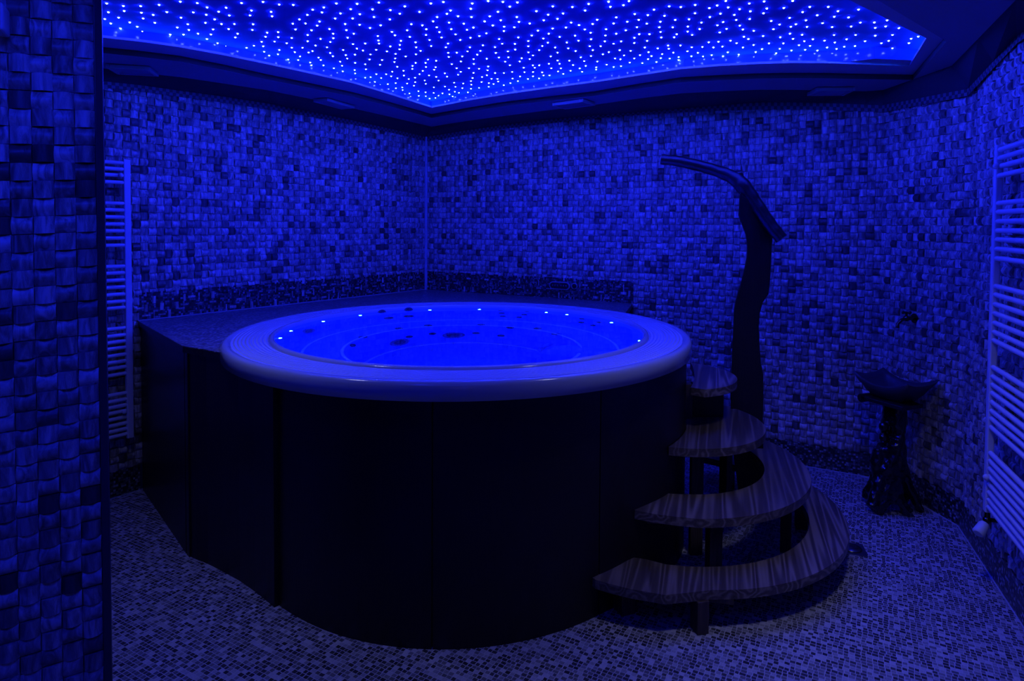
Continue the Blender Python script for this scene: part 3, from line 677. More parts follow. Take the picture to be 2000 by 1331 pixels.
def under(x, y):
    """where the refracted view through pixel x, y meets the basin (local to the tub) and the normal there"""
    p = atz(x, y, WZ); d = ray(x, y).normalized(); n = Vector((0, 0, 1)); eta = 1 / 1.33; ci = -d.dot(n)
    dt = d * eta + n * (eta * ci - math.sqrt(1 - eta * eta * (1 - ci * ci)))
    q = p - TC; q.z = p.z
    for i in range(4000):
        q2 = q + dt * 0.002
        if hypot(q2.x, q2.y) > prof_r(q2.z) or q2.z < 0.2: break
        q = q2
    r = hypot(q.x, q.y); z = q.z
    dz = 0.01; slope = (prof_r(min(z + dz, 1.03)) - prof_r(z - dz)) / (2 * dz)
    if slope > 3: nv = Vector((0, 0, 1))
    else: nv = Vector((-q.x / r, -q.y / r, slope)).normalized()
    return q, nv
def jet(x, y, r, label=None, big=False):
    jm = MAT['jet_big'] if r > 0.05 else MAT['jet']
    q, nv = under(x, y)
    R = nv.to_track_quat('Z', 'Y').to_matrix()
    def place(mb): mb.v = [tuple(q + nv * 0.002 + R @ Vector(v)) for v in mb.v]; return mb
    mb = MB(); mb.lathe([(r, -0.004), (r * 1.0, 0.004), (r * 0.86, 0.009), (r * 0.66, 0.006), (r * 0.62, 0.001)], seg=20)
    o = place(mb).build('jet', jm, tub)
    mb = MB(); mb.lathe([(r * 0.62, 0.002), (r * 0.4, 0.006), (r * 0.3, 0.010), (r * 0.12, 0.006), (0.0005, 0.004)], seg=16)
    place(mb).build('nozzle', MAT['jet'], o)
for x, y in [(746, 610), (798, 606), (759, 621.6), (798, 618)]: jet(x, y, 0.034)
for x, y in [(977, 607), (980, 612), (982, 618), (1030, 609), (1024, 615), (1014, 620), (1137, 623), (1136, 630), (1171, 630), (1159, 636)]: jet(x, y, 0.021)
for x, y in [(709, 659), (688, 675), (779, 642), (836, 636), (940, 635), (997, 640), (1050, 642), (1085, 653)]: jet(x, y, 0.026)
for x, y in [(799, 658), (845, 652), (930, 651), (979, 656)]: jet(x, y, 0.024)
jet(602, 647, 0.062); jet(780, 669, 0.07); jet(886, 655, 0.07)
def led(ang, z=0.985):
    r = prof_r(z) - 0.004
    mb = MB(); mb.ball((r * cos(ang), r * sin(ang), z), 0.0095, seg=10, rings=6)
    mb.build('led_light', MAT['led'], tub)
for x in (564, 630, 704, 839, 937, 1067, 1108, 1195):
    d = ray(x, 610 if 600 < x < 1150 else 635); t0 = (WZ - EYE) / d.z
    best = None
    for k in range(400):
        a_ = pi * k / 400.0
        p_ = Vector((TC.x + 0.925 * cos(a_), TC.y + 0.925 * sin(a_), 0.99))
        q_ = CM.transposed() @ (p_ - Vector((0, 0, EYE))); px = CX + F * q_.x / q_.z
        if best is None or abs(px - x) < best[0]: best = (abs(px - x), a_)
    led(best[1])
for k in range(7): led(pi + pi * (k + 0.5) / 7)  # unseen near-side leds, added to light the far half
# moulded lounge divider and grab handle on the right
mb = MB()
mb.ball((0.56, -0.02, 0.50), 1.0, seg=28, rings=14, sc=(0.15, 0.13, 0.17))
mb.ball((0.70, -0.10, 0.58), 1.0, seg=28, rings=14, sc=(0.16, 0.11, 0.12))
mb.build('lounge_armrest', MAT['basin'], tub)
mb = MB(); pts = [Vector((0.47 - 0.05 * sin(pi * k / 12), 0.20 - 0.03 * sin(pi * k / 12), 0.30 + 0.24 * k / 12)) for k in range(13)]
mb.tube(pts, 0.022, seg=10); mb.build('grab_handle', MAT['chrome'], tub)
# black skirt with upright joints: four panels between the seams
SK = 1.022
_SK = [(-180, 1.04), (-138, 1.03), (-125, 1.02), (-52, 1.02), (-42, 1.03), (-36, 1.055), (-28, 1.096), (-20, 1.125), (-12, 1.150), (-4, 1.158), (40, 1.158), (90, 1.10), (180, 1.04)]
def skr(a_):
    """plan of the wooden skirt: a little wider towards the steps"""
    d = math.degrees((a_ + pi) % (2 * pi) - pi)
    for (d0, r0), (d1, r1) in zip(_SK, _SK[1:]):
        if d0 <= d <= d1: return r0 + (r1 - r0) * (d - d0) / (d1 - d0)
    return 1.04
def angle_of(px, z=0.5):
    best = None
    for k in range(720):
        a_ = -pi + pi * k / 720.0
        p_ = Vector((TC.x + SK * cos(a_), TC.y + SK * sin(a_), z)); q_ = CM.transposed() @ (p_ - Vector((0, 0, EYE))); px_ = CX + F * q_.x / q_.z
        if best is None or abs(px_ - px) < best[0]: best = (abs(px_ - px), a_)
    return best[1]
seams = [angle_of(505), angle_of(845), angle_of(1172)]
seams.sort()
def skirt_panel(a0, a1):
    mb = MB(); gap = 0.0025
    n = max(8, int((a1 - a0) * 40)); an = [a0 + gap + (a1 - a0 - 2 * gap) * k / n for k in range(n + 1)]
    rows = [[Vector(((skr(a_) - dr_) * cos(a_), (skr(a_) - dr_) * sin(a_), z)) for a_ in an] for dr_, z in ((0.02, 0.0), (0, 0.0), (0, 0.988), (0.02, 0.988))]
    for A_, B_ in zip(rows, rows[1:]): mb.strip(A_, B_, smooth=True)
    for k in (0, n): mb.add([r_[k] for r_ in rows], [(0, 1, 2, 3)])
    o = mb.build('skirt_panel', MAT['skirt'], tub)
    e = o.modifiers.new('edge', 'EDGE_SPLIT'); e.split_angle = rad(30)
cuts = [seams[0], seams[1], seams[2], seams[2] + 0.95, seams[2] + 2.0, seams[2] + 3.1]
for a_, b_ in zip(cuts, cuts[1:]): skirt_panel(a_, b_)
mb = MB(); _an = [2 * pi * k / 96 for k in range(96)]; mb.strip([Vector(((skr(a_) - 0.014) * cos(a_), (skr(a_) - 0.014) * sin(a_), 0)) for a_ in _an], [Vector(((skr(a_) - 0.014) * cos(a_), (skr(a_) - 0.014) * sin(a_), 0.985)) for a_ in _an], smooth=True, closed=True); mb.build('inner_drum', MAT['dark'], tub)

# ------------------------------------------------------------------ mosaic ledge and black cladding behind and beside the tub
def cyl(a_, r): return Vector((TC.x + r * cos(a_), TC.y + r * sin(a_), 0))
E0 = CAB_A - WL.n * 0.02
B_top = atz(360, 672, LEDGE_Z)
def curve_pts(px, z): return [Vector((*atz(x, y, z)[:2], 0)) for x, y in px]
front_top = curve_pts([(360, 672), (378, 672.5), (400, 675), (435, 682), (470, 690)], LEDGE_Z)
cornerB = Vector((-1.605, 3.0, 0))
front = [cornerB, Vector((-1.545, 2.965, 0)), Vector((-1.47, 2.925, 0)), Vector((-1.37, 2.86, 0)), Vector((-1.26, 2.785, 0)), Vector((-1.16, 2.705, 0)), Vector((-1.085, 2.64, 0)), Vector((-1.03, 2.59, 0))]
arc = [cyl(seams[0] - 0.0 - k * (seams[0] + pi * 1.0) / 1.0 * 0, SK) for k in (0,)]
inner = []
a_start = atan2(front[-1].y - TC.y, front[-1].x - TC.x)
a_end = atan2(3.95 - TC.y, 0.60 - TC.x)
# inner boundary runs clockwise round the back of the tub, just inside the rim
n_ = 40; a_s = a_start if a_start < 0 else a_start - 2 * pi; a_e = a_end - 2 * pi
for k in range(n_ + 1): inner.append(cyl(a_s + (a_e - a_s) * k / n_, 1.100))
Rin = CAB_R - WR.n * 0.02
ledge = thing('tub_ledge', (E0.x, E0.y, 0), 'raised dark mosaic ledge with black wooden cladding behind the whirlpool bath', 'ledge')
poly = [E0 + Vector((0.0, 0.0, 0))] + front + inner + [Rin, K_LR - (WL.n + WR.n) * 0.02]
mb = MB(); mb.prism([(p.x, p.y) for p in poly], LEDGE_Z - 0.032, LEDGE_Z - 0.004); loc_mb(mb, ledge).build('top_edging', MAT['skirt'], ledge)
mb = MB(); mb.prism([(p.x, p.y) for p in poly], LEDGE_Z - 0.004, LEDGE_Z)
loc_mb(mb, ledge).build('mosaic_top', MAT['ledge'], ledge)
def cladding(path, name, th=0.02, z0=0.0, z1=LEDGE_Z - 0.032, inset=0.018):
    ins = []
    for i, p in enumerate(path):
        a_ = path[max(i - 1, 0)]; b_ = path[min(i + 1, len(path) - 1)]; t = (b_ - a_).normalized(); n = Vector((-t.y, t.x, 0))
        if n.dot(TC + Vector((-0.3, 0.8, 0)) - p) < 0: n = -n
        ins.append((p + n * inset, p + n * (inset + th)))
    poly = [a for a, b in ins] + [b for a, b in reversed(ins)]
    mb = MB(); mb.prism([(p.x, p.y) for p in poly], z0, z1, smooth_side=False)
    return loc_mb(mb, ledge).build(name, MAT['skirt'], ledge)
cladding([E0, E0.lerp(cornerB, 0.97)], 'side_panel', inset=0.012)
cladding([E0.lerp(cornerB, 0.97) + Vector((0.012, -0.008, 0)), cornerB.lerp(front[1], 0.3)], 'corner_post', th=0.03, inset=0.008)
cladding(front[0:], 'curved_front_panel', inset=0.014)
cladding([inner[-1], Rin], 'end_panel', inset=0.014)

# ------------------------------------------------------------------ control panel and air knob on the splash band
pc = WR.hit(1094, 558, 0.016); az = atan2(WR.t.y, WR.t.x)
def wall_frame(pl): return Matrix((pl.t, Vector((0, 0, 1)), -pl.n)).transposed()   # x along, y up, z into the room
def on_wall(mb, o, pl): 
    Rm = wall_frame(pl); mb.v = [tuple(Rm @ Vector(v)) for v in mb.v]
    if Rm.determinant() < 0: mb.f = [f[::-1] for f in mb.f]
    return mb
def pill(w_, h_, n=12):
    r = h_ / 2; out = []
    for k in range(n + 1): a_ = -pi / 2 + pi * k / n; out.append((w_ / 2 - r + r * cos(a_), r * sin(a_)))
    for k in range(n + 1): a_ = pi / 2 + pi * k / n; out.append((-w_ / 2 + r + r * cos(a_), r * sin(a_)))
    return out
cp = thing('tub_control_panel', pc, 'dark oblong whirlpool control panel on the mosaic band of the back wall', 'control panel')
mb = MB(); mb.prism(pill(0.18, 0.062), 0.0, 0.014); on_wall(mb, cp, WR).build('bezel', MAT['vent'], cp, bevel=0.003)
mb = MB(); mb.prism(pill(0.164, 0.047), 0.010, 0.0165); on_wall(mb, cp, WR).build('display', MAT['display'], cp)
mb = MB()
for i in range(6):
    x = -0.055 + 0.022 * i + (0.004 if i > 2 else -0.004)
    mb.box((x, 0.002, 0.0168), (0.010, 0.012, 0.001))
mb.box((0, 0.017, 0.0168), (0.016, 0.002, 0.001))
on_wall(mb, cp, WR).build('button', MAT['glyph'], cp)
kc = WR.hit(1122.5, 559, 0.016)
kn = thing('air_control_knob', kc, 'small round control knob beside the oblong panel on the back wall', 'knob')
mb = MB(); mb.lathe([(0.026, 0.0), (0.026, 0.012), (0.022, 0.015), (0.018, 0.010)], seg=24); on_wall(mb, kn, WR).build('collar', MAT['vent'], kn)
mb = MB(); mb.lathe([(0.018, 0.0), (0.018, 0.015), (0.012, 0.019), (0.0003, 0.020)], seg=24); on_wall(mb, kn, WR).build('cap', MAT['display'], kn)

# ------------------------------------------------------------------ towel radiators
BAR_Y = [294, 310, 326, 344, 397.5, 414.7, 432.8, 450.8, 468.3, 486.9, 505.6, 560.6, 577.8, 596.5, 615, 634, 652.7, 669.6, 724, 742.8, 759.7, 776.6, 795.4, 813.4, 829.2, 847.2, 900.6, 917.5, 933.6, 949.4, 966.3, 983.2, 999, 1014]
BAR_Z = [WW.hit(1950, y, 0.07).z for y in BAR_Y]
def radiator(base, pl, direction, label, width=0.5):
    """base: foot of the visible upright; direction: unit vector along the wall to the other upright"""
    t = thing('towel_radiator', base, label, 'radiator', 'white towel radiators')
    d = Vector(direction); ang = atan2(d.y, d.x)
    z0, z1 = BAR_Z[-1] - 0.028, BAR_Z[0] + 0.022
    for s_ in (0, width):
        mb = MB(); mb.box((d.x * s_, d.y * s_, (z0 + z1) / 2), (0.036, 0.028, z1 - z0), rot=ang); mb.build('upright', MAT['enamel'], t, bevel=0.005)
    bar_mb = MB(); bar_mb.tube([d * 0.012, d * (width - 0.012)], 0.0112, seg=12, caps=False)
    b0 = None
    for z in BAR_Z:
        if b0 is None: b0 = bar_mb.build('bar', MAT['enamel'], t); b = b0
        else: b = b0.copy(); COL.objects.link(b)
        b.parent = t; b.location = (0, 0, z)
    for z in (BAR_Z[2], BAR_Z[29]):
        mb = MB(); c = d * 0.035 + Vector((0, 0, z)); mb.tube([c - pl.n * 0.020, c + pl.n * 0.058], 0.009, seg=10)
        mb.ball(tuple(c - pl.n * 0.018), 0.014, seg=10, rings=6); mb.build('bracket', MAT['enamel'], t)
    return t
bl = WL.hit(247.5, 400, 0.07)
radiator((bl.x, bl.y, 0), WL, -WL.t if (-WL.t).y < 0 else WL.t, 'white ladder towel radiator on the left wall, partly behind the near pillar')
br = WW.hit(1943.5, 540, 0.07)
dW = (K_WE - K_CW).normalized()
rad_r = radiator((br.x, br.y, 0), WW, dW, 'white ladder towel radiator on the right wall, cut off by the right edge', width=0.55)
# thermostatic valve
vb = Vector((br.x, br.y, BAR_Z[-1] - 0.028))
va = thing('radiator_valve', (br.x, br.y, BAR_Z[-1] - 0.028), 'white thermostat head on a dark valve below the right radiator', 'valve')
mb = MB(); mb.tube([(0, 0, 0.004), (0, 0, -0.05)], 0.011, seg=12); mb.tube([(0, 0, -0.035), (WW.n.x * 0.065, WW.n.y * 0.065, -0.035)], 0.009, seg=10)
mb.ball((0, 0, -0.038), 0.017, seg=12, rings=8); mb.build('valve_body', MAT['brass'], va)
mb = MB(); dd = (dW * 0.55 - WW.n * 0.5 + Vector((0, 0, -0.5))).normalized()
mb.tube([dd * 0.022 + Vector((0, 0, -0.038)), dd * 0.03 + Vector((0, 0, -0.038)), dd * 0.078 + Vector((0, 0, -0.038)), dd * 0.084 + Vector((0, 0, -0.038))], [0.017, 0.022, 0.025, 0.018], seg=16)
mb.build('thermostat_head', MAT['plastic'], va)

# ------------------------------------------------------------------ curved wooden steps
CS = Vector((0.775, 3.32, 0))
def P2(px, z): return [Vector((*atz(x, y, z)[:2], 0)) for x, y in px]
def arcp(c, r, a0, a1, n): return [Vector((c.x + r * cos(a0 + (a1 - a0) * k / n), c.y + r * sin(a0 + (a1 - a0) * k / n), 0)) for k in range(n + 1)]
def ang(p, c): return atan2(p.y - c.y, p.x - c.x)
def smooth_poly(pts, it=2):
    """Chaikin on an open run"""
    for _ in range(it):
        out = [pts[0]]
        for a_, b_ in zip(pts, pts[1:]): out += [a_.lerp(b_, 0.25), a_.lerp(b_, 0.75)]
        out.append(pts[-1]); pts = out
    return pts
steps = thing('spa_steps', (CS.x, CS.y, 0), 'four curved dark wooden steps climbing to the right side of the whirlpool', 'steps')
TZ = [0.17, 0.38, 0.60, 0.82]; TH = 0.038
# lowest
o4 = P2([(1150, 1113), (1149, 1119), (1153, 1126), (1163, 1133), (1190, 1141), (1230, 1151), (1300, 1163), (1400, 1174), (1500, 1170), (1580, 1150), (1625, 1115)], TZ[0])
o4 = o4[:7] + arcp(CS, 0.862, ang(o4[7], CS), rad(62), 40)
i4 = arcp(CS, 0.690, rad(62), ang(P2([(1300, 1100)], TZ[0])[0], CS), 36) + P2([(1262, 1093), (1232, 1088.5), (1218, 1088.5), (1205, 1092)], TZ[0])
poly4 = o4 + i4
o3 = P2([(1240, 994), (1239, 997), (1275, 1004), (1320, 1010)], TZ[1]); p_ = P2([(1420, 1018)], TZ[1])[0]
o3 = o3 + arcp(Vector((0.764, 3.323, 0)), 0.705, ang(P2([(1370, 1015)], TZ[1])[0], CS), rad(58), 40)
i3 = arcp(Vector((0.785, 3.336, 0)), 0.478, rad(58), ang(P2([(1380, 966)], TZ[1])[0], Vector((0.785, 3.336, 0))), 30) + P2([(1330, 966), (1300, 964), (1290, 966)], TZ[1])
poly3 = o3 + i3
def tub_arc(p, q, extra=0.0):
    """arc round the tub from p to q"""
    a0, a1 = ang(p, TC), ang(q, TC); r0, r1 = (p - TC).length, (q - TC).length
    return [Vector((TC.x + (r0 + (r1 - r0) * k / 14) * cos(a0 + (a1 - a0) * k / 14), TC.y + (r0 + (r1 - r0) * k / 14) * sin(a0 + (a1 - a0) * k / 14), 0)) for k in range(1, 14)]
def clipped_disc(c, r, R, n=120):
    """the part of a disc that lies outside the circle R round the tub, as an outline"""
    A_ = [Vector((c.x + r * cos(2 * pi * k / n), c.y + r * sin(2 * pi * k / n), 0)) for k in range(n)]
    ok = [(p - TC).length > R for p in A_]
    k0 = next(k for k in range(n) if ok[k] and not ok[k - 1])
    run = []
    for k in range(n):
        if not ok[(k0 + k) % n]: break
        run.append(A_[(k0 + k) % n])
    a0, a1 = ang(run[-1], TC), ang(run[0], TC)
    return run + [Vector((TC.x + R * cos(a0 + (a1 - a0) * k / 16), TC.y + R * sin(a0 + (a1 - a0) * k / 16), 0)) for k in range(17)]
_c2 = Vector((0.812, 3.262, 0)); _run = [Vector((_c2.x + 0.428 * cos(2 * pi * k / 160), _c2.y + 0.428 * sin(2 * pi * k / 160), 0)) for k in range(160)]
_ok = [(p - TC).length > skr(ang(p, TC)) + 0.004 for p in _run]
_k0 = next(k for k in range(160) if _ok[k] and not _ok[k - 1]); _out = []
for k in range(160):
    if not _ok[(_k0 + k) % 160]: break
    _out.append(_run[(_k0 + k) % 160])
_a0, _a1 = ang(_out[-1], TC), ang(_out[0], TC)
poly2 = _out + [Vector((TC.x + (skr(t_) + 0.004) * cos(t_), TC.y + (skr(t_) + 0.004) * sin(t_), 0)) for t_ in [_a0 + (_a1 - _a0) * k / 20 for k in range(21)]]
cT1 = Vector((0.801, 3.345, 0))
in1 = P2([(1348, 708), (1353, 716), (1356, 726), (1356.5, 737), (1354, 748), (1349, 757)], TZ[3])
o1 = arcp(cT1, 0.328, ang(P2([(1378, 762)], TZ[3])[0], cT1), ang(P2([(1372, 711)], TZ[3])[0], cT1), 28)
poly1 = o1 + smooth_poly(in1, 1)
for poly_, z in zip((poly4, poly3, poly2, poly1), TZ):
    mb = MB(); mb.prism([(p.x, p.y) for p in poly_], z - TH, z); loc_mb(mb, steps).build('tread', MAT['tread'], steps, bevel=0.004)
def post_leg(x, y, z0, z1, sx=0.055, sy=0.055, r=0.25, name='leg', m='timber', lean=0.0):
    mb = MB(); mb.box((x, y, (z0 + z1) / 2), (sx, sy, z1 - z0), rot=r); return loc_mb(mb, steps).build(name, MAT[m], steps, bevel=0.003)
zt = [z - TH for z in TZ]
post_leg(0.715, 2.47, 0, zt[0], 0.05, 0.06)
lf = post_leg(0.435, 2.60, 0, zt[0], 0.065, 0.08, 0.4)
post_leg(1.33, 2.86, 0, zt[0], 0.055, 0.055, 0.9)
post_leg(1.50, 3.34, 0, zt[0], 0.055, 0.055, 1.4)
post_leg(1.28, 3.86, 0, zt[0], 0.055, 0.055, 2.2)
mb = MB(); mb.ball((0.424, 2.556, 0.108), 0.006, seg=8, rings=6); loc_mb(mb, steps).build('bolt', MAT['chrome'], lf)
post_leg(0.875, 2.82, 0, zt[1], 0.062, 0.05, 0.15)
post_leg(0.60, 2.83, 0, zt[1], 0.05, 0.05, 0.5)
post_leg(1.31, 3.08, 0, zt[1], 0.024, 0.05, 1.0)
post_leg(1.36, 3.50, 0, zt[1], 0.05, 0.05, 1.4)
post_leg(0.86, 3.06, 0, zt[2], 0.062, 0.03, 0.1)
post_leg(1.12, 3.42, 0, zt[2], 0.05, 0.05, 0.6)
post_leg(0.865, 3.30, TZ[2], zt[3], 0.055, 0.05, 0.1)
post_leg(0.985, 3.33, TZ[2], zt[3], 0.17, 0.03, 0.05, 'riser_board', 'post')
# cleats and bearers under the treads
def board(p, q, z0, z1, w_=0.045, name='bearer'):
    p, q = Vector((*p, 0)), Vector((*q, 0)); d = q - p
    mb = MB(); c = (p + q) / 2; mb.box((c.x, c.y, (z0 + z1) / 2), (d.length, w_, z1 - z0), rot=atan2(d.y, d.x)); loc_mb(mb, steps).build(name, MAT['timber'], steps, bevel=0.002)
board((0.55, 2.72), (0.98, 2.72), zt[1] - 0.022, zt[1])
board((1.02, 2.74), (1.33, 3.02), zt[1] - 0.022, zt[1])
board((0.45, 2.56), (0.85, 2.48), zt[0] - 0.022, zt[0])
board((0.80, 2.98), (1.08, 3.02), zt[2] - 0.022, zt[2])
board((1.10, 2.60), (1.42, 2.95), zt[0] - 0.022, zt[0])

# ------------------------------------------------------------------ handrail post and branch
PY = 3.47
Lp = [(1445, 376), (1443, 400), (1442, 420), (1449, 440), (1456, 458), (1459, 480), (1459, 498), (1454, 524), (1448, 548), (1441, 572), (1436, 590), (1433, 608), (1432, 640), (1430, 680), (1428, 734), (1427, 780), (1428, 840), (1434, 900), (1442, 960), (1446, 1008)]
Rp = [(1509, 466), (1507.5, 480), (1506, 520), (1504, 551), (1501, 575), (1490, 591), (1484, 613), (1482, 640), (1484, 680), (1486, 710), (1491, 734), (1491.5, 780), (1490, 822), (1491, 870), (1491, 914), (1490, 960), (1490, 1008)]
hr = thing('handrail_post', (*atz(1465, 1012, 0)[:2], 0), 'tall wavy black timber post carrying a dark branch handrail above the steps', 'handrail')
def face_pts(px, Y): return [aty(x, y, Y) for x, y in px]
outl = face_pts(Lp, PY) + list(reversed(face_pts(Rp, PY))) 
mid_top = [aty(1470, 396, PY), aty(1492, 432, PY)]
outl = face_pts(Lp, PY) + list(reversed(face_pts(Rp, PY))) + list(reversed(mid_top))
for p in outl: p.z = max(p.z, 0.0)
# lay out as prism in the plane y = PY (x, z) with thickness backwards, then turned a little
P_ = [(p.x, p.z) for p in outl]
mb = MB(); k = MB(); k.prism(P_, 0.0, 0.075)
dirn = Vector((0.33, 0.94, 0)).normalized()
mb.v = [(v[0] + dirn.x * v[2], PY + dirn.y * v[2], v[1]) for v in k.v]; mb.f = [f[::-1] for f in k.f]; mb.smooth = list(k.smooth)
bm_o = loc_mb(mb, hr).build('post', MAT['post'], hr, bevel=0.006)
bm = bmesh.new(); bm.from_mesh(bm_o.data); bmesh.ops.remove_doubles(bm, verts=bm.verts, dist=1e-5); bmesh.ops.recalc_face_normals(bm, faces=bm.faces); bm.to_mesh(bm_o.data); bm.free()
rp = [(1291, 311.5, 3.66, 10.0), (1320, 314.5, 3.64, 10.2), (1350, 320.5, 3.62, 10.8), (1380, 328, 3.60, 11.2), (1410, 337.5, 3.57, 12.0), (1435, 349, 3.545, 14.0), (1450, 363, 3.52, 15.2), (1466, 384, 3.50, 14.2), (1484, 410, 3.47, 13.2), (1502, 436, 3.44, 12.6), (1516, 454, 3.415, 12.4), (1527, 467, 3.40, 12.2)]
pts = [aty(x, y, Y) for x, y, Y, r in rp]
# smooth resample
def catmull(pts, n=5):
    out = []
    for i in range(len(pts) - 1):
        p0, p1_, p2_, p3 = pts[max(i - 1, 0)], pts[i], pts[i + 1], pts[min(i + 2, len(pts) - 1)]
        for k in range(n):
            t = k / n; out.append(0.5 * ((2 * p1_) + (p2_ - p0) * t + (2 * p0 - 5 * p1_ + 4 * p2_ - p3) * t * t + (3 * p1_ - p0 - 3 * p2_ + p3) * t ** 3))
    return out + [pts[-1]]
cp4 = catmull([Vector((*p, r * Y / F)) for p, (x, y, Y, r) in zip(pts, rp)])
mb = MB(); mb.tube([Vector(p[:3]) for p in cp4], [p[3] * (1 + 0.03 * sin(i * 1.3)) for i, p in enumerate(cp4)], seg=18)
loc_mb(mb, hr).build('branch_rail', MAT['rail'], hr, bevel=0.004)
mb = MB(); a_ = aty(1432, 345, 3.55); b_ = aty(1451, 339, 3.53)
mb.tube([a_, a_.lerp(b_, 0.6), b_], [0.030, 0.026, 0.019], seg=12); loc_mb(mb, hr).build('branch_stub', MAT['rail'], hr)

# ------------------------------------------------------------------ wash basin on root pedestal
BZ = 0.745
cor = [Vector((*atz(x, y, BZ + dz)[:2], 0)) for x, y, dz in ((1672, 718, 0.03), (1734, 713, 0.03), (1840, 746, 0.0), (1788, 757, 0.0))]
bcen = sum(cor, Vector()) / 4
u = ((cor[3] - cor[0]) + (cor[2] - cor[1])) / 2; LU = u.length; u.normalize()
v = Vector((-u.y, u.x, 0)); LV = 0.27
bcen = bcen - WC.n * 0.03
stand = thing('root_pedestal', (2.125, 3.60, 0), 'gnarled black tree-root pedestal standing in the right corner', 'pedestal')
rnd = random.Random(11)
mb = MB()
ptop = Vector((bcen.x - 0.05, bcen.y - 0.05, 0.60)) ; base_c = Vector((2.125, 3.585, 0))
def strand(p0, p1, bow, r0, r1, n=12, tw=0.0):
    out = []; rr = []
    for k in range(n + 1):
        t = k / n; p = p0.lerp(p1, t) + bow * sin(pi * t) + Vector((rnd.uniform(-1, 1), rnd.uniform(-1, 1), 0)) * 0.010
        out.append(p); rr.append((r0 + (r1 - r0) * t) * (1 + 0.25 * sin(k * 2.1 + p0.x * 40)))
    mb.tube(out, rr, seg=10)
BX, BY = 2.125, 3.60
def spiral(a0, turn, rb, rt, zb, zt_, r0, r1, ex=1.0, n=16):
    """one root winding up the trunk from a splayed foot"""
    out, rr = [], []
    for k in range(n + 1):
        t = k / n; a_ = a0 + turn * t; R_ = rt + (rb - rt) * (1 - t) ** 1.8
        out.append(Vector((BX + R_ * cos(a_) * ex, BY + R_ * sin(a_), zb + (zt_ - zb) * t)))
        rr.append((r0 + (r1 - r0) * t) * (1 + 0.16 * sin(5.0 * t * pi + a0 * 3)))
    mb.tube(out, rr, seg=10)
spiral(0.3, 1.2, 0.10, 0.022, 0.02, 0.60, 0.034, 0.042)
spiral(2.6, -1.4, 0.11, 0.024, 0.02, 0.60, 0.036, 0.040)
spiral(4.4, 1.6, 0.09, 0.026, 0.06, 0.60, 0.032, 0.042)
spiral(-0.35, -0.9, 0.155, 0.035, 0.0, 0.42, 0.022, 0.034)
spiral(3.75, 0.8, 0.150, 0.040, 0.0, 0.38, 0.030, 0.034)
spiral(5.0, -1.5, 0.12, 0.045, 0.02, 0.34, 0.030, 0.026)
spiral(1.6, 1.5, 0.11, 0.045, 0.02, 0.36, 0.034, 0.030)
spiral(3.2, 2.2, 0.10, 0.055, 0.14, 0.46, 0.024, 0.020)
mb.tube([(2.06, 3.57, 0.22), (2.02, 3.545, 0.12), (1.992, 3.53, 0.055), (1.972, 3.52, 0.03)], [0.034, 0.036, 0.036, 0.032], seg=10)
mb.tube([(2.05, 3.60, 0.34), (2.035, 3.59, 0.26), (2.04, 3.58, 0.18)], [0.028, 0.036, 0.030], seg=10)
mb.ball((2.068, 3.585, 0.47), 0.026, sc=(1, 1, 1.1)); mb.ball((2.066, 3.585, 0.41), 0.024)
root = loc_mb(mb, stand).build('root_trunk', MAT['root'], stand)
rm = root.modifiers.new('remesh', 'REMESH'); rm.mode = 'VOXEL'; rm.voxel_size = 0.0075; rm.use_smooth_shade = True
tx = bpy.data.textures.new('knots', 'CLOUDS'); tx.noise_scale = 0.035
dm = root.modifiers.new('knots', 'DISPLACE'); dm.texture = tx; dm.strength = 0.014; dm.mid_level = 0.5
# slab under the bowl with a rounded end
mb = MB()
sc_ = bcen - Vector((0.035, 0.035, 0)); ru = atan2(u.y, u.x)
mb.box((sc_.x, sc_.y, 0.615), (LU * 0.74, LV * 0.62, 0.022), rot=ru)
eL = sc_ - u * LU * 0.37
mb.tube([eL - v * LV * 0.31 + Vector((0, 0, 0.612)), eL + v * LV * 0.31 + Vector((0, 0, 0.612))], 0.024, seg=12)
loc_mb(mb, stand).build('slab', MAT['post'], stand, bevel=0.003)
# bowl: rectangular stone trough with upswept corners
bowl = thing('stone_washbasin', (bcen.x, bcen.y, 0.626), 'dark stone washbasin with upswept corners on the root pedestal', 'washbasin')
mb = MB(); n = 16
def bowl_sheet(top, depth, inset, flip):
    vs = []; fs = []
    for j in range(n + 1):
        for i in range(n + 1):
            a_, b_ = 2 * i / n - 1, 2 * j / n - 1
            r = max(abs(a_), abs(b_)); cr = (a_ * b_) ** 2
            rimz = 0.082 + 0.018 * cr + 0.030 * a_ * a_ + 0.004 * b_ * b_
            dip = (1 - r ** 2.6) * depth
            ax, bx = a_ * (LU / 2 - inset) * (1 if top else (0.42 + 0.58 * r)), b_ * (LV / 2 - inset) * (1 if top else (0.42 + 0.58 * r))
            z = rimz - dip
            if not top: z = max(0.0, rimz - (1 - r ** 2.0) * 0.16 - 0.004)
            p = u * ax + v * bx
            vs.append((p.x, p.y, z))
    for j in range(n):
        for i in range(n):
            k = j * (n + 1) + i; q = (k, k + 1, k + n + 2, k + n + 1); fs.append(q[::-1] if flip else q)
    return vs, fs
V1, F1 = bowl_sheet(True, 0.060, 0.010, False); V2, F2 = bowl_sheet(False, 0.10, 0.0, True)
mb.add(V1, F1, True); mb.add(V2, F2, True)
bd = [i for i in range(n + 1)] + [(n + 1) * j + n for j in range(1, n + 1)] + [(n + 1) * n + i for i in range(n - 1, -1, -1)] + [(n + 1) * j for j in range(n - 1, 0, -1)]
N1 = len(V1)
for a_, b_ in zip(bd, bd[1:] + bd[:1]): mb.f.append((b_, a_, N1 + a_, N1 + b_)); mb.smooth.append(False)
mb.build('bowl', MAT['stone'], bowl)
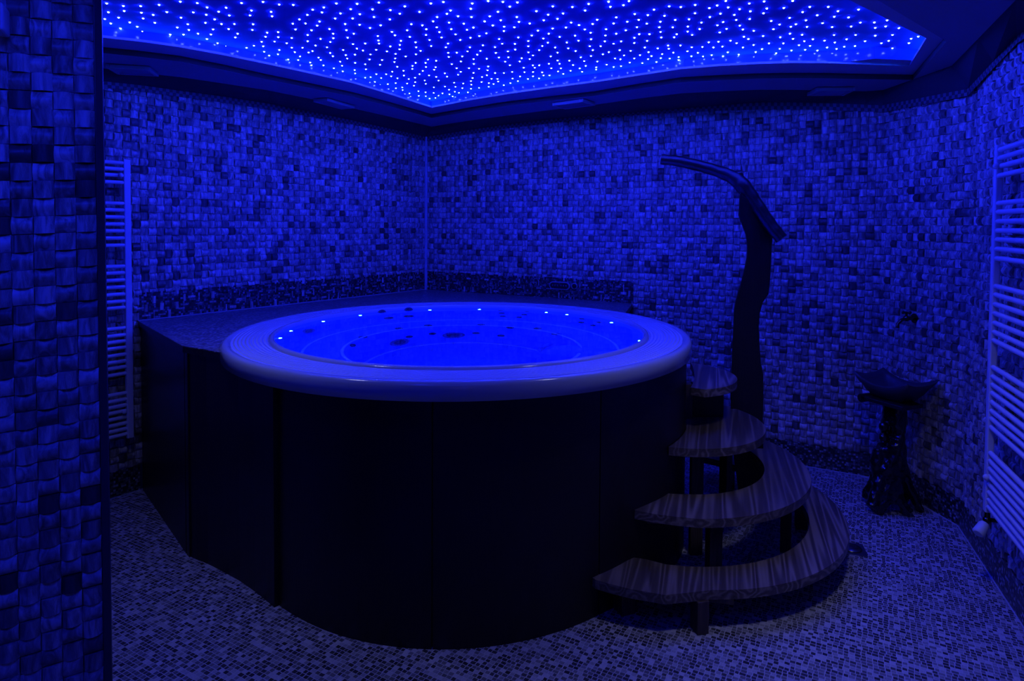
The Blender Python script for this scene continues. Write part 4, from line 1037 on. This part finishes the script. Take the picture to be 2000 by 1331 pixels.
mb = MB(); mb.lathe([(0.018, 0.0), (0.016, 0.004), (0.0003, 0.005)], c=(0, 0, 0.024), seg=16); mb.build('drain_plug', MAT['chrome'], bowl)

# wall tap
tp = WC.hit(1787, 622, 0.012)
tap = thing('wall_tap', tp, 'small dark brass tap on the tiled wall above the stone washbasin', 'tap')
nI = -WC.n; 
mb = MB(); mb.tube([(0, 0, 0), tuple(nI * 0.006)], 0.028, seg=18); mb.tube([tuple(nI * 0.004), tuple(nI * 0.055)], 0.012, seg=12); mb.ball(tuple(nI * 0.055), 0.018, seg=12, rings=8); mb.build('tap_body', MAT['brass'], tap)
mb = MB(); pts = [nI * 0.05, nI * 0.085 + Vector((0, 0, -0.008)), nI * 0.11 + Vector((0, 0, -0.03)), nI * 0.112 + Vector((0, 0, -0.055))]
mb.tube([tuple(p) for p in pts], [0.010, 0.010, 0.009, 0.011], seg=12); mb.build('spout', MAT['brass'], tap)
mb = MB(); mb.tube([tuple(nI * 0.055 + Vector((0, 0, 0.012))), tuple(nI * 0.055 + Vector((0, 0, 0.032)))], 0.006, seg=8)
for a_ in (0, pi / 2):
    dv = (WC.t * cos(a_) + nI * sin(a_)) * 0.024; c_ = nI * 0.055 + Vector((0, 0, 0.034)); mb.tube([tuple(c_ - dv), tuple(c_ + dv)], 0.006, seg=8); mb.ball(tuple(c_ - dv), 0.008, seg=8, rings=6); mb.ball(tuple(c_ + dv), 0.008, seg=8, rings=6)
mb.build('cross_handle', MAT['brass'], tap)

# floor drain
dc = atz(1663, 1073, 0)
dr = thing('floor_drain', (dc.x, dc.y, 0), 'square metal floor drain with a round ring beside the lowest step', 'drain', rz=-0.3)
mb = MB(); mb.box((0, 0, 0.0015), (0.125, 0.125, 0.005)); mb.build('plate', MAT['steel'], dr, bevel=0.001)
mb = MB(); mb.lathe([(0.048, 0.0), (0.048, 0.0062), (0.040, 0.0062), (0.040, 0.0)], c=(0, 0, 0), seg=32); mb.build('slot_ring', MAT['dark'], dr)
mb = MB(); mb.lathe([(0.0395, 0.003), (0.038, 0.007), (0.0003, 0.0072)], seg=32); mb.build('cover', MAT['steel'], dr)

# boxed wall fitting at the top of the near pillar
fb = PIL.hit(0, 38, 0.012); 
fx_ = thing('wall_box', (fb.x, fb.y, fb.z - 0.052), 'pale box-shaped fitting high on the near pillar at the left edge', 'wall fitting')
# right face of the box is at pixel x = 22
pr = PIL.hit(20, 38, 0.012)
wd = 0.16; cxm = Vector((pr.x, pr.y, 0)) - PIL.t * wd / 2 - Vector((fb.x, fb.y, 0))
zt1, zb1 = PIL.hit(20, 12, 0.06).z, PIL.hit(20, 66, 0.06).z
h_ = zt1 - zb1; zc_ = (zt1 + zb1) / 2 - (fb.z - 0.052)
mb = MB(); c_ = cxm - PIL.n * 0.040; mb.box((c_.x, c_.y, zc_), (wd, 0.08, h_), rot=atan2(PIL.t.y, PIL.t.x)); mb.build('housing', MAT['plastic'], fx_, bevel=0.006)
mb = MB(); c2 = cxm - PIL.n * 0.081; mb.box((c2.x, c2.y, zc_ + 0.003), (wd - 0.03, 0.004, h_ - 0.024), rot=atan2(PIL.t.y, PIL.t.x)); mb.build('front_grille', MAT['glyph'], fx_)
